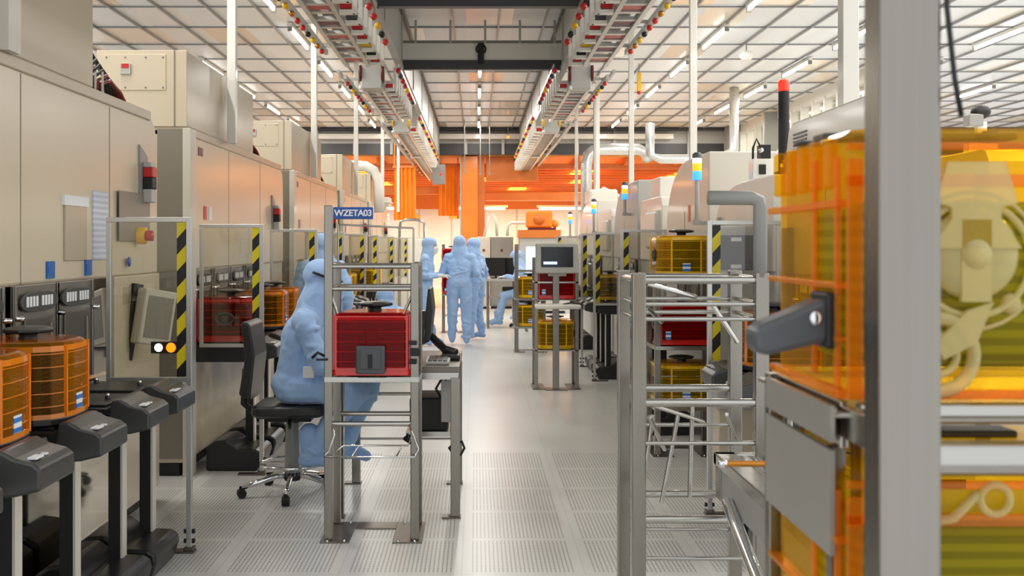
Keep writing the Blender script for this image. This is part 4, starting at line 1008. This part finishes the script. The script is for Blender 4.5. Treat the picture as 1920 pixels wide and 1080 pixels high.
# seated worker, faces +x (towards the desk)
Z3 = Vector
sit = dict(pelvis=(0,0,.70), chest=(.07,0,1.02), neck=(.12,0,1.17), head=(.185,0,1.355), facing=(1,.0,-.18),
    shR=(.09,-.185,1.10), shL=(.12,.185,1.10), elR=(.22,-.25,.83), wrR=(.42,-.12,.88), elL=(.26,.24,.86), wrL=(.46,.1,.92), hR=(1,.2,-.1), hL=(1,-.2,-.1),
    hipR=(.02,-.11,.68), hipL=(.02,.11,.68), knR=(.42,-.13,.67), knL=(.46,.14,.67), anR=(.12,-.12,.27), anL=(.3,.12,.27))
sw = person('person in blue coverall, hood and mask seated on the lab chair behind the steel cart', (-1.17, 6.75, .015), 0, sit, vox=.011)
MB().box(.1, .17, -.262, -.235, .76, .83).build('badge', 'paper', sw, .004)
def stand(h=1.72, lean=0, arms='down', fx=1.0, st=.1):
    k = h/1.72
    J = dict(pelvis=(0,0,.98*k), chest=(.02+lean*.5,0,1.26*k), neck=(.03+lean,0,1.44*k), head=(.06+lean*1.2,0,1.60*k), facing=(1,0,-.1),
      shR=(.02+lean,-.18,1.38*k), shL=(.02+lean,.18,1.38*k), hipR=(0,-.1,.94*k), hipL=(0,.1,.94*k), knR=(.03,-.11,.5*k), knL=(.02,.11,.5*k), anR=(-.04,-.12,.12), anL=(st,.12,.12))
    if arms == 'down': J.update(elR=(-.02,-.27,1.1*k), elL=(-.02,.27,1.1*k), wrR=(.08,-.26,.88*k), wrL=(.08,.26,.88*k), hR=(.3,0,-1), hL=(.3,0,-1))
    if arms == 'folded': J.update(elR=(.02,-.28,1.12*k), elL=(.02,.28,1.12*k), wrR=(.24,-.1,1.1*k), wrL=(.24,.1,1.13*k), hR=(.8,.5,.1), hL=(.8,-.5,.1))
    if arms == 'reach': J.update(elR=(.04,-.25,1.12*k), elL=(.05,.24,1.12*k), wrR=(.22,-.12,1.12*k), wrL=(.23,.1,1.12*k), hR=(1,.1,.02), hL=(1,-.1,.05))
    return J
person('person in blue standing in profile, white gloves held forward, left of the pair', (-.82, 16.6, 0), math.radians(-8), stand(1.7, .02, 'reach'), gear=False)
person('person in blue coverall with back to the camera in the middle of the aisle', (-.27, 16.7, 0), math.radians(88), stand(1.73, .02, 'folded'), face=False)
person('person in blue coverall partly hidden behind the one seen from the back', (.0, 17.65, 0), math.radians(150), stand(1.70, .0, 'down', st=.04), gear=False)
person('hooded person in blue standing behind the third left guard panel', (-1.57, 10.7, 0), math.radians(100), stand(1.70, .02, 'down'), face=False)
low = dict(sit); 
person('hooded person in blue bending low behind the red pod on the cart', (-.9, 12.8, -.2), math.radians(150), {**sit, 'neck': (.2,0,1.0), 'head': (.26,0,1.14), 'chest': (.12,0,.9), 'shR': (.14,-.18,.95), 'shL': (.14,.18,.95)}, face=False)
chair((-.9, 12.8, 0), math.radians(150), 'black lab chair in the distance under the bending worker').scale = (1, 1, .72)
d2 = {**sit, 'elR': (.2,-.22,.95), 'wrR': (.38,-.1,.98), 'elL': (.2,.22,.95), 'wrL': (.38,.12,.98), 'knR': (.42,-.1,.62), 'anR': (.55,-.1,.15), 'knL': (.42,.12,.62), 'anL': (.5,.12,.15)}
person('masked person in blue seated at the distant desk facing left', (.95, 20.25, 0), math.radians(175), d2, gear=False)
person('second person in blue seated at the distant desk, seen from behind', (1.15, 21.2, 0), math.radians(120), d2, face=False)
chair((.97, 20.25, 0), math.radians(175), 'lab chair of the masked worker at the distant desk')
chair((1.17, 21.2, 0), math.radians(120), 'lab chair of the second worker at the distant desk')
# ================================================================ FAR END OF THE AISLE
d = thing('distant_desk', 'distant steel desk with dark monitors beside the grey cabinet', 'desk', (.2, 20.0, 0))
MB().box(0, .56, 0, .7, .9, .94).build('desk_top', 'lgrey', d); MB().box(.05, .5, .1, .6, .58, .6).build('shelf', 'steelh', d)
for x, y in ((0,0), (.51,0), (0,.65), (.51,.65)): MB().box(x, x+.05, y, y+.05, 0, .9).build('leg', 'steel', d)
for i, (x, l) in enumerate(((.38, 'left'), (.55, 'right'))):
    m_ = thing('monitor', 'slim dark monitor tilted on the distant desk, %s one' % l, 'monitor', (x, 20.3, .94), math.radians(70)); MB().prism([(-.01,.05),(.01,.05),(-.04,.4),(-.06,.4)], 'y', -.2, .2).build('casing', 'blackm', m_); MB().box(-.08,.06,-.08,.08,0,.02).box(-.02,.0,-.02,.02,.02,.1).build('stand', 'blackm', m_)
tag(MB().box(.5, .74, 20.15, 20.4, .6, .78).build('printer', 'blackm', None, .02), 'black printer on the lower shelf of the distant desk', 'printer')
c = thing('side_table', 'small steel table carrying the bright white monitor in the distance', 'table', (.9, 19.2, 0)); MB().box(0,.34,0,.4,.9,.95).build('top','lgrey',c)
for x, y in ((0,0),(.3,0),(0,.36),(.3,.36)): MB().box(x,x+.04,y,y+.04,0,.9).build('leg','steel',c)
m_ = thing('monitor', 'bright white monitor at the distant desk, left of the aisle work stand', 'monitor', (1.02, 19.4, .95)); MB().box(-.12,.12,-.02,.02,.1,.62).build('casing','lgrey',m_); MB().box(-.11,.11,-.024,-.02,.11,.61).build('screen','litscreen',m_); MB().box(-.03,.03,-.02,.02,0,.1).build('stand','blackm',m_)
for i, (x0, x1, k, l) in enumerate(((.02, .32, 'beige2', 'pale cabinet beside the workers at the end of the aisle'), (.34, .92, 'mgrey', 'grey steel cabinet with a small red mark at the end of the aisle'), (-2.2, -1.1, 'beige2', 'low pale cabinet behind the standing workers'), (2.0, 3.4, 'lgrey', 'wide grey cabinet in the distance right of the aisle'))):
    c = thing('storage_cabinet', l, 'cabinet', (x0, 26.0+i*.1, 0)); w_ = x1-x0
    MB().box(0, w_, 0, .6, .06, 1.78).build('body', k, c, .01); MB().box(.03, w_-.03, .03, .57, 0, .06).build('plinth', 'blackm', c)
    MB().box(.02, w_-.02, -.015, .0, .1, 1.74).build('door', k, c, .006); MB().box(w_*.45, w_*.45+.06, -.02, -.014, 1.42, 1.48).build('red_mark', 'dred', c)
c = thing('orange_column', 'tall orange clad column rising behind the workers at the end of the aisle', 'column', (-.38, 26.9, 0))
MB().box(.0, .42, .35, .8, 0, 4.0).build('cladding', 'orange', c, .01); MB().box(.42, .6, .45, .8, 1.8, 4.0).build('side_panel', 'orange2', c, .01); MB().box(-.04,.0,.33,.4,0,4.0).build('edge_trim','lgrey',c)
tag(MB().box(.25, 1.6, 27.4, 27.6, 3.25, 3.86).build('orange_beam', 'orange2', None, .01), 'orange crossbeam to the right of the orange column', 'beam')
tag(MB().box(-2.7, -.4, 28.4, 28.6, 2.95, 3.15).build('orange_beam', 'orange2', None, .01), 'orange crossbeam to the left of the orange column', 'beam')
tag(MB().box(.25, 3.2, 28.4, 28.7, 2.78, 3.0).build('orange_beam', 'orange', None, .01), 'lower orange crossbeam over the aisle to the right of the column', 'beam')
for i, (x, y, z, l) in enumerate(((-2.05, 26.2, 2.2, 'left of the aisle, above the hazard tapes'), (-1.0, 27.8, 2.35, 'just left of the orange column'))):
    t = thing('orange_curtain', 'hanging orange film curtain %s' % l, 'curtain', (x, y, z))
    n = 24; pr = [(i_*.55/n, .03*math.sin(i_*1.3)) for i_ in range(n+1)]; pr2 = pr + [(a, b_+.012) for a, b_ in reversed(pr)]
    MB().prism(pr2, 'z', 0, 1.3).build('film', 'orange', t); MB().box(-.03,.58,-.03,.03,1.3,1.36).box(.0,.03,-.01,.01,1.36,(3.9 if i else 4.5)-z).box(.5,.53,-.01,.01,1.36,(3.9 if i else 4.5)-z).build('rail','orange2',t)
t = thing('orange_drive_unit', 'orange motor like unit on top of machinery at the end of the aisle', 'machine', (1.16, 24.5, 1.93))
MB().rbox(0, .62, 0, .4, .06, .44, .06).build('casing', 'orange', t, .02); MB().lathe([(.0,-.03),(.13,-.03),(.13,.0),(.0,.0)], (.3,0,.25), 20, 'y').build('flange', 'orange2', t); MB().box(.05,.7,.05,.35,0,.06).build('mount','dred',t); MB().ball((.68,.1,.15), .09).build('end_cap','orange',t)
c = thing('low_cabinet', 'low machine cabinet carrying the orange unit', 'cabinet', (1.0, 24.3, 0)); MB().box(0,1.1,0,.8,.06,1.75).build('body','lgrey',c,.01); MB().box(-.02,.95,-.05,.82,1.75,1.93).build('orange_top','orange2',c); MB().box(.05,1.05,.05,.75,0,.06).build('plinth','blackm',c)
# pipes and ducts
def duct(label, pts, r, k='chrome'):
    g = MB().path(pts, r, 16); return tag(g.build('duct', k), label, 'duct')
M['foil'] = mat('foil_duct', (214, 214, 212), .22, .8, bump=.5, bscale=30)
duct('large silver duct rising and bending right above the third right tool', [(2.3,22,.0),(2.3,22,3.3),(2.34,22,3.45),(2.45,22,3.55),(2.6,22,3.58),(3.4,22,3.58),(3.55,22,3.5),(3.6,22.05,3.35)], .12, 'foil')
duct('long silver pipe running right from the elbow duct', [(3.3,20,3.9),(3.3,20,3.3),(3.5,20,3.22),(4.6,20,3.22),(4.9,20,3.4),(4.9,20,4.57)], .09, 'foil')
duct('thin curved white hose under the silver duct', [(2.35,21.5,.02),(2.35,21.5,2.2),(2.4,21.5,2.6),(2.6,21.5,2.75),(2.9,21.5,2.6),(3.0,21.5,2.1)], .03, 'white')
duct('white duct with an elbow above the fourth left tool', [(-3.1,20,3.05),(-2.6,20,3.1),(-2.1,20,3.08),(-1.95,20,3.0),(-1.86,20,2.8),(-1.84,20,2.2)], .1, 'white')
duct('slim grey pipe arch behind the standing workers on the left', [(-1.75,24,.0),(-1.75,24,1.95),(-1.72,24,2.12),(-1.6,24,2.16),(-1.3,24,2.15),(-1.18,24,2.08),(-1.15,24,.0)], .035, 'steelh')
duct('pale pipe arch on the far right of the orange column', [(.75,25.5,1.8),(.76,25.5,2.05),(.84,25.5,2.12),(1.3,25.5,2.12),(1.4,25.5,2.0),(1.42,25.5,.0)], .04, 'white')
duct('pale pipe arch left of the white monitor', [(.2,26.4,1.8),(.3,26.4,2.3),(.42,26.4,2.35),(.5,26.4,2.2),(.52,26.4,1.8)], .035, 'white')
for i, (x, y, w_, z0, z1, l) in enumerate(((-2.75, 22.4, .9, 2.4, 2.6, 'stacked white trays on the far left tool'), (2.6, 17.2, .5, 2.3, 2.62, 'white box on top of the far right tool'), (2.35, 14.9, .6, 2.1, 2.3, 'small white box on top of the middle right tool'), (-1.9, 24.0, .7, 0, 1.72, 'pale cabinet between the farthest left guard panels'), (-2.9, 24.2, .9, 0, 2.3, 'tall pale cabinet behind the farthest left tool'))):
    g = MB().box(x, x+w_, y, y+.6, z0, z1)
    if z0 > 1: g.box(x-.04, x+w_+.04, y-.04, y+.64, z0+.08, z0+.11)
    tag(g.build('equipment_box', 'white', None, .012), l, 'box')
g = MB().rbox(1.95, 2.45, 18.2, 19, 2.3, 2.55, .06); tag(g.build('equipment_box', 'offwhite', None, .01), 'rounded white cover on the farthest right tool', 'box')
# thin conduits hanging from the ceiling over the far aisle
for i, (x, y, l) in enumerate(((-.28, 25, 'left'), (.1, 25.4, 'middle'), (.32, 25.2, 'right'))):
    tag(MB().tube((x,y,3.3),(x,y,4.56),.012).box(x-.03,x+.03,y-.03,y+.03,3.28,3.32).build('conduit','mgrey'), 'thin conduit hanging over the far aisle, %s one' % l, 'conduit')
tag(MB().tube((2.3,20.5,1.75),(2.3,20.5,4.56),.02).build('conduit','lgrey'), 'thin grey conduit left of the silver duct', 'conduit')
t = thing('speaker_box', 'grey junction box with a red lamp at the end of the left track', 'box', (-1.1, 26.3, 3.1)); MB().tube((.16,.1,.5),(.16,.1,1.45),.015).build('hanger','mgrey',t); MB().box(0,.32,0,.2,0,.5).build('casing','mgrey',t,.01); MB().ball((.22,-.01,.25),.03).build('lamp','litr',t)
t = thing('yellow_lamp', 'tiny yellow lamp hanging in front of the dark bulkhead', 'lamp', (.8, 26.5, 4.3)); MB().ball((0,0,0),.035).build('bulb','lito',t); MB().tube((0,0,.03),(0,0,.26),.008).build('cord','mgrey',t)
t = thing('yellow_lamp', 'small yellow marker hanging from the ceiling right of the tracks', 'lamp', (2.66, 17.2, 4.2)); MB().box(-.03,.03,-.03,.03,-.1,.2).build('bulb','yellow',t); MB().ball((0,0,-.12),.035).build('tip','red',t); MB().tube((0,0,.2),(0,0,.35),.008).build('cord','mgrey',t)
t = thing('ceiling_dome', 'small round white ceiling dome right of the second right post', 'sensor', (3.95, 15.4, 4.36)); MB().ball((0,0,0),.1,.1,.08).build('dome','white',t); MB().tube((0,0,.05),(0,0,.2),.01).build('stem','mgrey',t)

for i, (x, z, l) in enumerate(((-1.05, 2.62, 'right of the white lamp'), (-.75, 2.62, 'next to the orange column'), (-2.6, 2.62, 'left one'))):
    tag(MB().box(x, x+.34, 41.93, 41.95, z, z+.16).box(x+.1, x+.24, 41.92, 41.93, z+.04, z+.12).build('wall_sign', 'yellow'), 'small yellow sign on the far white wall, %s' % l, 'sign')
